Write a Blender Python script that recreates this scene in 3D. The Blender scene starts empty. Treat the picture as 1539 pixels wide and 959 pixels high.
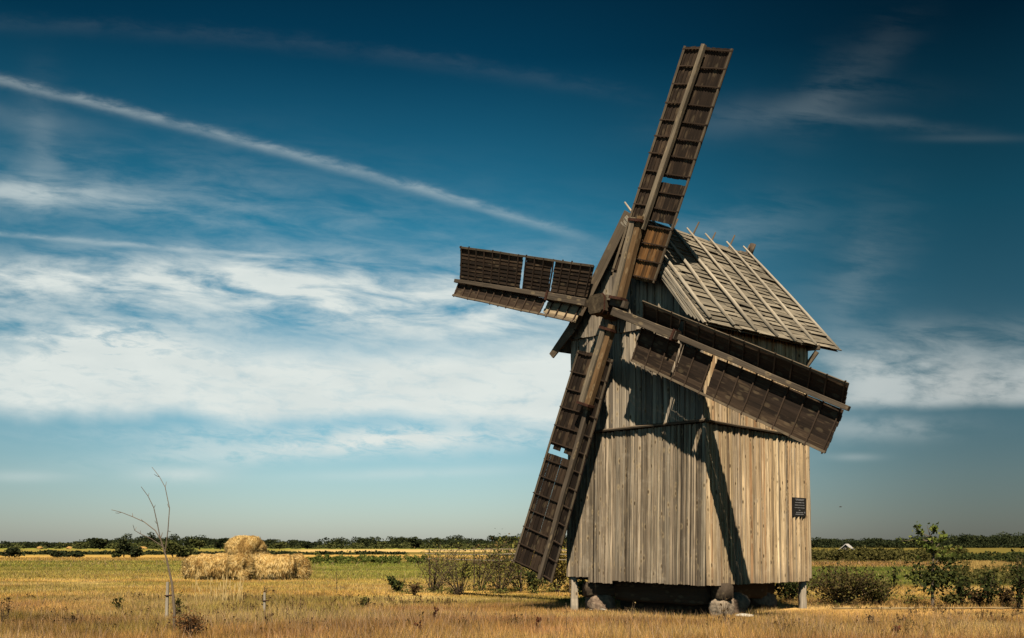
import bpy, math, random
import numpy as np
from mathutils import Vector, Matrix
random.seed(7); rng = np.random.default_rng(7)
scene = bpy.context.scene
col = scene.collection
R = math.radians

# ------------------------------------------------------------------ camera
F, U0, V0, EYE = 1496.0, 769.5, 820.0, 1.6          # focal length in photo pixels, principal column, horizon row, eye height
cam_d = bpy.data.cameras.new('camera'); cam = bpy.data.objects.new('camera', cam_d); col.objects.link(cam)
cam.location = (0, 0, EYE); cam.rotation_euler = (R(90), 0, 0)
cam_d.sensor_width = 36; cam_d.lens = 36 * F / 1539; cam_d.shift_y = (V0 - 479.5) / 1539
cam_d.clip_start = 0.1; cam_d.clip_end = 8000
scene.camera = cam
# ------------------------------------------------------------------ light
SUN_DIR = Vector((-0.03, 0.81, -1.0)).normalized()    # the way the light travels
sun_d = bpy.data.lights.new('sun', 'SUN'); sun = bpy.data.objects.new('sun', sun_d); col.objects.link(sun)
sun.rotation_euler = SUN_DIR.to_track_quat('-Z', 'Y').to_euler()
sun_d.energy = 5.0; sun_d.angle = R(0.5); sun_d.color = (1.0, 0.87, 0.68)
SUN_EL = math.asin(-SUN_DIR.z); SUN_AZ = math.atan2(-SUN_DIR.x, -SUN_DIR.y)
scene.view_settings.view_transform = 'Standard'; scene.view_settings.look = 'None'
scene.view_settings.exposure = 0.5; scene.view_settings.gamma = 1.0
scene.view_settings.use_curve_mapping = False
scene.cycles.diffuse_bounces = 0                     # hard midday contrast: shade is filled by the open sky only

# ------------------------------------------------------------------ node helper
class G:
    def __init__(s, tree): s.t = tree; s.n = tree.nodes; s.l = tree.links
    def node(s, kind, **kw):
        n = s.n.new(kind)
        for k, v in kw.items(): setattr(n, k, v)
        return n
    def put(s, inp, v):
        if isinstance(v, bpy.types.NodeSocket): s.l.new(v, inp)
        elif v is not None: inp.default_value = v
    def m(s, op, a, b=None, c=None, clamp=False):
        n = s.node('ShaderNodeMath', operation=op, use_clamp=clamp)
        s.put(n.inputs[0], a); s.put(n.inputs[1], b); s.put(n.inputs[2], c)
        return n.outputs[0]
    def add(s, a, b): return s.m('ADD', a, b)
    def sub(s, a, b): return s.m('SUBTRACT', a, b)
    def mul(s, a, b): return s.m('MULTIPLY', a, b)
    def smooth(s, x, lo, hi, a=0.0, b=1.0):
        n = s.node('ShaderNodeMapRange', interpolation_type='SMOOTHSTEP')
        s.put(n.inputs[0], x)
        for i, v in enumerate((lo, hi, a, b)): s.put(n.inputs[i + 1], v)
        return n.outputs[0]
    def gauss(s, x, sigma):
        q = s.m('DIVIDE', x, sigma); return s.m('EXPONENT', s.mul(s.mul(q, q), -0.5))
    def vec(s, x, y, z=0.0):
        n = s.node('ShaderNodeCombineXYZ'); s.put(n.inputs[0], x); s.put(n.inputs[1], y); s.put(n.inputs[2], z); return n.outputs[0]
    def noise(s, v, scale, detail=4, rough=0.55, dist=0.0):
        n = s.node('ShaderNodeTexNoise'); s.put(n.inputs['Vector'], v)
        n.inputs['Scale'].default_value = scale; n.inputs['Detail'].default_value = detail
        n.inputs['Roughness'].default_value = rough; n.inputs['Distortion'].default_value = dist
        return n.outputs[0]
    def mix(s, f, a, b, mode='MIX'):
        n = s.node('ShaderNodeMix', data_type='RGBA', blend_type=mode)
        s.put(n.inputs[0], f); s.put(n.inputs[6], a); s.put(n.inputs[7], b); return n.outputs[2]
    def ramp(s, x, stops):
        n = s.node('ShaderNodeValToRGB'); e = n.color_ramp.elements
        while len(e) < len(stops): e.new(0.5)
        for el, (p, c) in zip(e, stops): el.position = p; el.color = (*c, 1)
        s.put(n.inputs[0], x); return n.outputs[0]
def c4(r, g, b): return (r, g, b, 1.0)

# ------------------------------------------------------------------ sky
def make_world():
    w = bpy.data.worlds.new('World'); scene.world = w; w.use_nodes = True
    g = G(w.node_tree); g.n.clear()
    sky = g.node('ShaderNodeTexSky', sky_type='NISHITA'); sky.sun_disc = False
    sky.sun_elevation = SUN_EL; sky.sun_rotation = SUN_AZ; sky.air_density = 1.0; sky.dust_density = 0.6; sky.ozone_density = 2.0
    tc = g.node('ShaderNodeTexCoord'); sp = g.node('ShaderNodeSeparateXYZ'); g.l.new(tc.outputs['Generated'], sp.inputs[0])
    x, y, z = sp.outputs
    ay = g.m('MAXIMUM', g.m('ABSOLUTE', y), 0.06)
    # slope coordinates of the sky: how far right and how far up per unit ahead, in thousandths of the focal length
    U = g.m('DIVIDE', x, ay); Vv = g.m('DIVIDE', z, ay)
    PX = g.add(g.mul(U, F), U0); PY = g.sub(V0, g.mul(Vv, F))
    # clear sky: deep polarised teal high up and to the right, pale grey green low down
    h = g.smooth(z, 0.0, 0.55)
    tint = g.ramp(g.m('DIVIDE', z, 0.55, clamp=True), SKY_STOPS)
    side = g.mul(g.smooth(PX, 650, 1500, 1.0, 0.33), g.smooth(PX, -100, 500, .80, 1.))
    side2 = g.add(g.mul(g.sub(side, 1.0), 1.0), 1.0)
    tint = g.mix(1.0, tint, g.vec(side2, side2, side2), 'MULTIPLY')
    clear = g.mix(1.0, sky.outputs[0], tint, 'MULTIPLY')
    # cloud coordinates with a gentle warp
    P0 = g.vec(g.mul(PX, .001), g.mul(PY, .001))
    wn = g.node('ShaderNodeTexNoise'); g.l.new(P0, wn.inputs['Vector']); wn.inputs['Scale'].default_value = 5; wn.inputs['Detail'].default_value = 5
    ws = g.node('ShaderNodeSeparateColor'); g.l.new(wn.outputs['Color'], ws.inputs[0])
    wx = g.add(PX, g.mul(g.sub(ws.outputs[0], .5), 150)); wy = g.add(PY, g.mul(g.sub(ws.outputs[1], .5), 60))
    fine = g.noise(g.vec(g.mul(PX, .0026), g.add(g.mul(PY, .011), g.mul(PX, -.0010))), 3.0, 9, .62, .3)        # stretched cirrus fibres
    fib2 = g.noise(g.vec(g.mul(PX, .006), g.add(g.mul(PY, .020), g.mul(PX, -.0018))), 3.0, 10, .64, .4)      # small feathery fibres
    puff = g.noise(g.vec(g.mul(PX, .004), g.mul(PY, .008)), 2.2, 8, .58, .15)
    def band(cx, cy, sx, sy, slope=0.0, xx=wx, yy=wy):
        dx = g.sub(xx, cx); dy = g.sub(g.sub(yy, cy), g.mul(dx, slope))
        return g.mul(g.gauss(dx, sx), g.gauss(dy, sy))
    def line(y0, s1, s2, x0, x1, sig, fade=120):     # y = y0 + s1 x + s2 x^2
        yy = g.add(y0, g.add(g.mul(PX, s1), g.mul(g.mul(PX, PX), s2)))
        wob = g.mul(g.sub(puff, .5), sig * 1.1)
        d = g.gauss(g.add(g.add(g.sub(PY, yy), wob), g.mul(g.sub(fib2, .5), sig * 3.0)), sig); d = g.mul(d, g.smooth(fib2, .25, .7, .45, 1.15))
        return g.mul(d, g.mul(g.smooth(PX, x0 - fade, x0 + fade), g.smooth(PX, x1 - fade, x1 + fade, 1., 0.)))
    dens = None
    def acc(d, k, tex=None, lo=.25, hi=.7):
        nonlocal dens
        if tex is not None: d = g.mul(d, g.smooth(tex, lo, hi))
        d = g.mul(d, k); dens = d if dens is None else g.add(dens, d)
    # the broad white bank: soft top, flat base
    top = g.smooth(wy, 478, 560); bot = g.smooth(g.add(PY, g.add(g.mul(g.sub(ws.outputs[1], .5), 70), g.mul(g.sub(PX, 400), -.012))), 612, 646, 1., 0.)
    right = g.smooth(wx, 840, 1150, 1., 0.)
    acc(g.mul(g.mul(g.mul(top, bot), right), g.smooth(fib2, .25, .60, .74, 1.)), 1.0, puff, .06, .46)
    acc(band(170, 520, 75, 26), .75, fib2, .3, .6)
    # streaky layer above it
    acc(g.mul(g.mul(g.smooth(wy, 355, 425), g.smooth(wy, 480, 530, 1., 0.)), g.smooth(wx, 700, 980, 1., 0.)), .60, g.add(g.mul(fine, .85), g.mul(fib2, .15)), .30, .74)
    acc(band(200, 425, 420, 24, .03), .5, fine, .2, .6)
    acc(band(600, 470, 260, 26, .10), .35, fine, .25, .65)
    acc(band(330, 330, 330, 60, .12), .20, fine, .3, .75)
    acc(band(520, 672, 190, 13, -.05, wx, g.add(PY, g.mul(g.sub(ws.outputs[1], .5), 40))), .8, fib2, .25, .6)
    acc(band(560, 652, 260, 12, .0, wx, PY), .5, fib2, .3, .65)
    acc(band(268, 714, 45, 8, .0, PX, PY), .55, puff, .2, .55)
    acc(band(30, 716, 50, 6, .0, PX, PY), .25)
    acc(band(620, 711, 110, 6, -.03, PX, PY), .3, puff, .2, .6)
    # cirrus at the left edge
    acc(band(30, 292, 120, 14, .06), .5, fine, .2, .6)
    acc(band(70, 230, 22, 60, .9), .09, fine, .25, .6)
    acc(band(20, 175, 90, 12, .15), .07)
    # condensation trails
    acc(line(121, .236, .000038, -400, 850, 5.6, 90), .29, puff, .0, .62)
    acc(line(36, .03, .00009, -400, 950, 9, 60), .020, puff, .2, .6)
    acc(line(352, .085, -.00001, -300, 400, 3, 90), .22)
    acc(line(507, .06, 0, -300, 70, 3, 20), .35)
    # right hand wisps and cloud
    acc(band(1180, 170, 110, 18, -.12), .07, fine, .25, .6)
    acc(band(1270, 120, 60, 40, -.8), .045, fine, .3, .6)
    acc(band(1330, 193, 90, 7, .10, PX, wy), .07, fine, .2, .6)
    acc(band(1460, 208, 60, 4, .0, PX, PY), .05)
    acc(band(1290, 425, 40, 60, -.7), .12, fine, .3, .65)
    acc(band(1080, 360, 90, 30, -.2), .13, fine, .3, .65)
    acc(g.mul(g.mul(g.smooth(wy, 505, 575), g.smooth(g.add(PY, g.mul(g.sub(ws.outputs[1], .5), 30)), 596, 618, 1., 0.)), g.smooth(wx, 1180, 1330)), .85, g.add(g.mul(puff, .6), g.mul(fib2, .4)), .30, .60)
    acc(band(1420, 520, 120, 22, -.06), .4, fine, .25, .65)
    acc(band(1320, 636, 70, 12), .4, puff, .3, .6)
    acc(band(1285, 687, 25, 4, 0, PX, PY), .25)
    acc(band(1000, 600, 160, 60), .25, puff, .3, .6)
    dens = g.mul(dens, g.smooth(y, -.1, .1, .35, 1.0))
    dens = g.m('MINIMUM', dens, 0.97)
    cl = g.mix(g.smooth(PX, 900, 1500), c4(*CLOUD_L), c4(*CLOUD_R))
    cl = g.mix(g.smooth(g.noise(g.vec(g.mul(PX, .003), g.mul(PY, .009)), 2.6, 5), .3, .65, .22, 0.), cl, c4(CLOUD_L[0] * .62, CLOUD_L[1] * .70, CLOUD_L[2] * .76))
    colr = g.mix(dens, clear, cl)
    bg = g.node('ShaderNodeBackground'); g.l.new(colr, bg.inputs[0]); bg.inputs[1].default_value = SKY_STRENGTH
    out = g.node('ShaderNodeOutputWorld'); g.l.new(bg.outputs[0], out.inputs[0])
SKY_STRENGTH = 0.09
SKY_STOPS = [(0.0, (.60, .63, .70)), (.12, (.57, .69, .70)), (.3, (.34, .68, .66)), (.55, (.10, .53, .53)), (.8, (.010, .165, .20)), (1.0, (.002, .05, .070))]
CLOUD_L = (5.9, 6.3, 6.0); CLOUD_R = (4.0, 4.3, 4.2)
make_world()

# ------------------------------------------------------------------ materials
def material(name, build):
    m = bpy.data.materials.new(name); m.use_nodes = True
    g = G(m.node_tree); g.n.clear()
    out = g.node('ShaderNodeOutputMaterial'); b = g.node('ShaderNodeBsdfPrincipled')
    b.inputs['Roughness'].default_value = .85; b.inputs['Specular IOR Level'].default_value = .2
    g.l.new(b.outputs[0], out.inputs[0]); build(g, b, out); return m
def wood(name, stops, grain_gain=.55, knots=.5, stain=None, rough=.85, bump=.25, foot=False):
    """weathered boards: tone differs board by board, grain runs along each board"""
    def build(g, b, out):
        at = g.node('ShaderNodeAttribute', attribute_name='grain'); geo = g.node('ShaderNodeNewGeometry')
        sp = g.node('ShaderNodeSeparateXYZ'); g.l.new(at.outputs['Vector'], sp.inputs[0])
        a, t, c = sp.outputs
        rnd = geo.outputs['Random Per Island']
        base = g.ramp(rnd, stops)
        v = g.vec(g.mul(a, 21), g.mul(t, 21), g.mul(c, .9))
        fib = g.noise(v, 1.0, 6, .65, .8)
        broad = g.noise(g.vec(g.mul(a, 5), g.mul(t, 5), g.mul(c, .55)), 1.0, 3, .5, .3)
        f = g.add(g.mul(g.sub(fib, .5), grain_gain * 2.2), g.mul(g.sub(broad, .5), 1.1))
        f = g.m('MAXIMUM', g.add(1.0, f), .25)
        colr = g.mix(1.0, base, g.vec(f, f, f), 'MULTIPLY')
        if knots:
            vo = g.node('ShaderNodeTexVoronoi', feature='F1'); g.l.new(g.vec(g.mul(a, 9), g.mul(t, 9), g.mul(c, 4.2)), vo.inputs['Vector']); vo.inputs['Scale'].default_value = 1
            sc_ = g.node('ShaderNodeSeparateColor'); g.l.new(vo.outputs['Color'], sc_.inputs[0]); gate = g.smooth(sc_.outputs[0], .50, .56)
            halo = g.mul(g.smooth(vo.outputs['Distance'], .22, .46, knots * .5, 0.), gate); colr = g.mix(halo, colr, c4(.50, .38, .22))
            k = g.mul(g.smooth(vo.outputs['Distance'], .12, .26, knots, 0.), gate)
            colr = g.mix(k, colr, c4(.055, .035, .02))
        if stain:
            s = g.smooth(g.noise(g.vec(g.mul(a, 7), g.mul(t, 7), g.mul(c, .9)), 1.0, 5, .65, .5), .52, .74)
            colr = g.mix(g.mul(s, stain[1]), colr, c4(*stain[0]))
        if foot:                                  # splash stains on the lowest hand's breadths, and hairline splits
            tc = g.node('ShaderNodeTexCoord'); so = g.node('ShaderNodeSeparateXYZ'); g.l.new(tc.outputs['Object'], so.inputs[0])
            n_ = g.noise(tc.outputs['Object'], 2.2, 5, .65)
            st = g.mul(g.smooth(g.add(so.outputs[2], g.mul(g.sub(n_, .5), .9)), .65, 1.35, 1., 0.), .42)
            colr = g.mix(st, colr, c4(.13, .10, .075))
            pale = g.smooth(n_, .56, .72); colr = g.mix(g.mul(pale, .30), colr, c4(.52, .44, .33))
            sv = g.noise(g.vec(g.mul(a, 55), g.mul(t, 55), g.mul(c, .7)), 1.0, 3, .5); colr = g.mix(g.smooth(sv, .66, .72, 0., .75), colr, c4(.05, .036, .024))
        g.l.new(colr, b.inputs['Base Color']); b.inputs['Roughness'].default_value = rough
        bp = g.node('ShaderNodeBump'); bp.inputs['Strength'].default_value = bump; bp.inputs['Distance'].default_value = .01
        g.l.new(fib, bp.inputs['Height']); g.l.new(bp.outputs[0], b.inputs['Normal'])
    return material(name, build)
def spotty(name, stops, scale=6, rough=.9, bump=.5, detail=6):
    def build(g, b, out):
        tc = g.node('ShaderNodeTexCoord'); n = g.noise(tc.outputs['Object'], scale, detail, .65, .4)
        g.l.new(g.ramp(n, stops), b.inputs['Base Color']); b.inputs['Roughness'].default_value = rough
        bp = g.node('ShaderNodeBump'); bp.inputs['Strength'].default_value = bump; bp.inputs['Distance'].default_value = .03
        g.l.new(n, bp.inputs['Height']); g.l.new(bp.outputs[0], b.inputs['Normal'])
    return material(name, build)
def leafy(name, stops, trans=.35):
    """leaves, blades and straws: tone differs from one to the next, some light comes through"""
    def build(g, b, out):
        geo = g.node('ShaderNodeNewGeometry'); colr = g.ramp(geo.outputs['Random Per Island'], stops)
        tr = g.node('ShaderNodeBsdfTranslucent'); g.l.new(colr, tr.inputs[0]); g.l.new(colr, b.inputs['Base Color'])
        mx = g.node('ShaderNodeMixShader'); mx.inputs[0].default_value = trans
        g.l.new(b.outputs[0], mx.inputs[1]); g.l.new(tr.outputs[0], mx.inputs[2]); g.l.new(mx.outputs[0], out.inputs[0])
        b.inputs['Specular IOR Level'].default_value = .1
    return material(name, build)
def plain(name, c, rough=.7):
    def build(g, b, out):
        tc = g.node('ShaderNodeTexCoord'); n = g.noise(tc.outputs['Object'], 9, 4)
        g.l.new(g.mix(n, c4(*[k * .7 for k in c]), c4(*[min(1, k * 1.3) for k in c])), b.inputs['Base Color']); b.inputs['Roughness'].default_value = rough
    return material(name, build)
M = {}
M['wall'] = wood('weathered_boards', [(0, (.14, .10, .062)), (.16, (.48, .36, .215)), (.32, (.30, .175, .088)), (.5, (.60, .45, .275)), (.66, (.24, .195, .145)), (.82, (.50, .36, .205)), (1, (.72, .56, .35))], 1.35, .85, ((.19, .115, .06), .6), foot=True)
M['greywall'] = wood('grey_weathered_boards', [(0, (.075, .060, .044)), (.2, (.28, .225, .16)), (.4, (.13, .098, .066)), (.6, (.37, .295, .21)), (.8, (.19, .16, .12)), (1, (.52, .42, .29))], 1.35, .85, ((.16, .11, .07), .6), foot=True)
M['gap'] = plain('dark_sheathing', (.02, .015, .011), .95)
M['brown'] = wood('brown_timber', [(0, (.10, .058, .028)), (1, (.19, .115, .055))], .9, .5)
M['gable'] = wood('gable_boards', [(0, (.13, .11, .09)), (.5, (.28, .235, .18)), (1, (.44, .365, .27))], 1.0, .8)
M['dark'] = wood('dark_sail_boards', [(0, (.012, .008, .0055)), (.5, (.024, .0155, .0105)), (1, (.046, .030, .019))], 1.0, .2, ((.16, .105, .062), .6), .8)
M['orange'] = wood('orange_brown_boards', [(0, (.045, .024, .011)), (.6, (.10, .050, .018)), (1, (.17, .082, .028))], 1.0, .2)
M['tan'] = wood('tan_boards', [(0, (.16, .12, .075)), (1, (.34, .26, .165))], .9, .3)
M['stock'] = wood('sail_timber', [(0, (.040, .031, .023)), (.5, (.078, .060, .044)), (1, (.15, .12, .087))], 1.1, .6)
M['pale_timber'] = wood('pale_timber', [(0, (.115, .092, .066)), (1, (.23, .185, .13))], 1.2, .6)
M['rail'] = wood('sail_rails', [(0, (.045, .032, .022)), (1, (.16, .125, .085))], .6, .2)
M['bar'] = wood('sail_bars', [(0, (.020, .013, .009)), (1, (.055, .036, .024))], .4, 0)
M['roof'] = wood('roof_boards', [(0, (.130, .113, .086)), (.4, (.18, .156, .118)), (1, (.26, .225, .17))], .9, .2, ((.095, .085, .065), .6))
M['pole'] = wood('peeled_poles', [(0, (.26, .225, .175)), (1, (.40, .35, .275))], .9, .4)
M['barge'] = wood('bargeboard_wood', [(0, (.07, .054, .038)), (1, (.15, .115, .08))], .55, .3)
M['beam'] = wood('foundation_beams', [(0, (.030, .022, .015)), (1, (.075, .055, .038))], .6, .3)
M['shaft'] = spotty('end_grain', [(.3, (.018, .014, .010)), (.55, (.065, .048, .03)), (.75, (.13, .10, .062))], 7)
M['iron'] = spotty('rusty_iron', [(.3, (.022, .011, .008)), (.7, (.085, .035, .022))], 20, .7)
M['stone'] = spotty('field_stone', [(.25, (.09, .065, .05)), (.5, (.22, .155, .11)), (.75, (.36, .27, .19))], 9, bump=1.0)
M['palestone'] = spotty('pale_field_stone', [(.25, (.11, .085, .065)), (.5, (.27, .21, .15)), (.75, (.42, .34, .25))], 8, bump=1.0)
M['slab'] = spotty('pale_slab', [(.3, (.45, .42, .36)), (.7, (.62, .58, .50))], 6)
M['plaque'] = plain('black_plaque', (.012, .012, .014), .45)
M['letter'] = plain('plaque_lettering', (.20, .20, .21), .5)

# ------------------------------------------------------------------ mesh helper
class MB:
    """collects shapes; build() links them as ONE mesh object. Each shape carries its own grain coordinates."""
    def __init__(s): s.v = []; s.f = []; s.g = []; s.n = 0
    def raw(s, v, f, g=None):
        v = np.asarray(v, float); s.v.append(v); s.f += [tuple(i + s.n for i in q) for q in f]
        s.g.append(np.asarray(g, float) if g is not None else v + rng.uniform(0, 40, 3)); s.n += len(v)
    def bar(s, p, q, w, d, side=None, w2=None, d2=None, segs=1, jit=0.0, bevel=0.0):
        """straight timber from p to q, w wide along `side`, d deep"""
        p = np.array(p, float); q = np.array(q, float); c = q - p; L = np.linalg.norm(c); c /= L
        sd = np.array(side if side is not None else ((0, 0, 1) if abs(c[2]) < .9 else (1, 0, 0)), float)
        sd -= c * (sd @ c); sd /= np.linalg.norm(sd); th = np.cross(c, sd)
        w2 = w if w2 is None else w2; d2 = d if d2 is None else d2
        off = rng.uniform(0, 40, 3); vs = []; gs = []
        b = bevel
        prof = [(-1, -1), (1, -1), (1, 1), (-1, 1)] if not b else [(-1 + b, -1), (1 - b, -1), (1, -1 + b), (1, 1 - b), (1 - b, 1), (-1 + b, 1), (-1, 1 - b), (-1, -1 + b)]
        k = len(prof)
        for i in range(segs + 1):
            t = i / segs; ww = (w + (w2 - w) * t) / 2; dd = (d + (d2 - d) * t) / 2
            j = rng.normal(0, jit, 2) if jit else (0, 0)
            for a, e in prof:
                x = a * ww + j[0]; y = e * dd + j[1]
                vs.append(p + c * (L * t) + sd * x + th * y); gs.append(off + np.array((x, y, L * t)))
        fs = [tuple(range(k - 1, -1, -1)), tuple(range(segs * k, segs * k + k))]
        for i in range(segs):
            for j in range(k):
                fs.append((i * k + j, i * k + (j + 1) % k, (i + 1) * k + (j + 1) % k, (i + 1) * k + j))
        s.raw(vs, fs, gs)
    def board(s, p, q, side, normal, w, th, segs=4, jit=.003, w2=None, twist=0.0):
        """a wall board, its face crowned towards `normal`, rising from p to q"""
        p = np.array(p, float); q = np.array(q, float); sd = np.array(side, float); nn = np.array(normal, float)
        w2 = w if w2 is None else w2; L = np.linalg.norm(q - p); off = rng.uniform(0, 40, 3); vs = []; gs = []
        for i in range(segs + 1):
            t = i / segs; c = p + (q - p) * t; ww = (w + (w2 - w) * t) / 2; e = min(.014, ww * .3)
            jx, jd = rng.normal(0, jit, 2)
            for x, y in ((-ww, -.02), (-ww, th * .55 - twist), (-ww + e, th - twist), (ww - e, th + twist), (ww, th * .55 + twist), (ww, -.02)):
                vs.append(c + sd * (x + jx) + nn * (y + (jd if y > 0 else 0))); gs.append(off + np.array((x, y, L * t)))
        fs = [(0, 1, 2, 3, 4, 5), tuple(segs * 6 + j for j in (5, 4, 3, 2, 1, 0))]
        for i in range(segs):
            for j in range(6): fs.append((i * 6 + j, (i + 1) * 6 + j, (i + 1) * 6 + (j + 1) % 6, i * 6 + (j + 1) % 6))
        s.raw(vs, fs, gs)
    def tube(s, pts, rad, k=7, cap=True):
        pts = [np.array(p, float) for p in pts]; n = len(pts)
        rad = [rad] * n if np.isscalar(rad) else list(rad)
        off = rng.uniform(0, 40, 3); vs = []; gs = []; L = 0; a = None
        for i, p in enumerate(pts):
            c = pts[min(i + 1, n - 1)] - pts[max(i - 1, 0)]; c /= np.linalg.norm(c) + 1e-9
            if a is None: a = np.cross(c, (0, 0, 1) if abs(c[2]) < .9 else (1, 0, 0))
            a = a - c * (a @ c); a /= np.linalg.norm(a); b = np.cross(c, a)
            if i: L += np.linalg.norm(p - pts[i - 1])
            for j in range(k):
                th = 2 * math.pi * j / k; x = math.cos(th) * rad[i]; y = math.sin(th) * rad[i]
                vs.append(p + a * x + b * y); gs.append(off + np.array((x, y, L)))
        fs = []
        for i in range(n - 1):
            for j in range(k): fs.append((i * k + j, i * k + (j + 1) % k, (i + 1) * k + (j + 1) % k, (i + 1) * k + j))
        if cap: fs += [tuple(range(k - 1, -1, -1)), tuple((n - 1) * k + j for j in range(k))]
        s.raw(vs, fs, gs)
    def build(s, name, mat, parent=None, smooth=False):
        me = bpy.data.meshes.new(name)
        v = np.concatenate(s.v)
        me.from_pydata(v.tolist(), [], s.f)
        at = me.attributes.new('grain', 'FLOAT_VECTOR', 'POINT'); at.data.foreach_set('vector', np.concatenate(s.g).astype(np.float32).ravel())
        me.materials.append(mat)
        if smooth: me.polygons.foreach_set('use_smooth', [True] * len(me.polygons))
        me.update()
        o = bpy.data.objects.new(name, me); col.objects.link(o)
        if parent is not None: o.parent = parent
        return o
def cards(name, V, mat, parent=None, colors=None):
    """V: (n, k, 3) array of n separate k-cornered leaves or blades -> one mesh"""
    V = np.asarray(V, np.float32); n, k, _ = V.shape
    me = bpy.data.meshes.new(name); me.vertices.add(n * k); me.vertices.foreach_set('co', V.ravel())
    me.loops.add(n * k); me.loops.foreach_set('vertex_index', np.arange(n * k, dtype=np.int32))
    me.polygons.add(n); me.polygons.foreach_set('loop_start', np.arange(0, n * k, k, dtype=np.int32))
    if colors is not None:
        ca = me.attributes.new('tone', 'FLOAT_COLOR', 'POINT'); c = np.ones((n, k, 4), np.float32); c[:, :, :3] = colors[:, None, :]
        ca.data.foreach_set('color', c.ravel())
    me.materials.append(mat); me.update(calc_edges=True)
    o = bpy.data.objects.new(name, me); col.objects.link(o)
    if parent is not None: o.parent = parent
    return o
def empty(name, loc, rz=0.0):
    o = bpy.data.objects.new(name, None); o.empty_display_size = .3; o.location = loc; o.rotation_euler = (0, 0, rz); col.objects.link(o); return o
def tag(o, label=None, cat=None, group=None, kind=None):
    for k, v in (('label', label), ('category', cat), ('group', group), ('kind', kind)):
        if v: o[k] = v
    return o
def ground_at(u, v):
    """the spot on flat ground that the photograph shows at pixel (u, v)"""
    D = EYE * F / (v - V0); return np.array(((u - U0) / F * D, D, 0.0))

# ------------------------------------------------------------------ value noise for field colours
_lat = rng.random((256, 256))
def vnoise(x, y):
    xi = np.floor(x).astype(int); yi = np.floor(y).astype(int); fx = x - xi; fy = y - yi
    fx = fx * fx * (3 - 2 * fx); fy = fy * fy * (3 - 2 * fy)
    a = _lat[xi & 255, yi & 255]; b = _lat[(xi + 1) & 255, yi & 255]; c = _lat[xi & 255, (yi + 1) & 255]; d = _lat[(xi + 1) & 255, (yi + 1) & 255]
    return (a * (1 - fx) + b * fx) * (1 - fy) + (c * (1 - fx) + d * fx) * fy
def fbm(x, y, o=4):
    s = 0; a = .5; t = 0
    for i in range(o): s = s + a * vnoise(x * 2 ** i + 17 * i, y * 2 ** i + 5 * i); t += a; a *= .5
    return s / t
def sstep(x, a, b): t = np.clip((x - a) / (b - a), 0, 1); return t * t * (3 - 2 * t)
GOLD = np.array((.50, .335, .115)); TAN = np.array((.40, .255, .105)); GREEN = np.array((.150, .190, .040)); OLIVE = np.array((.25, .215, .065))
STUB = np.array((.46, .345, .165)); DARK = np.array((.10, .085, .03)); RUST = np.array((.30, .165, .085)); DEEP = np.array((.10, .145, .030)); PATH = np.array((.50, .42, .29))
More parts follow.
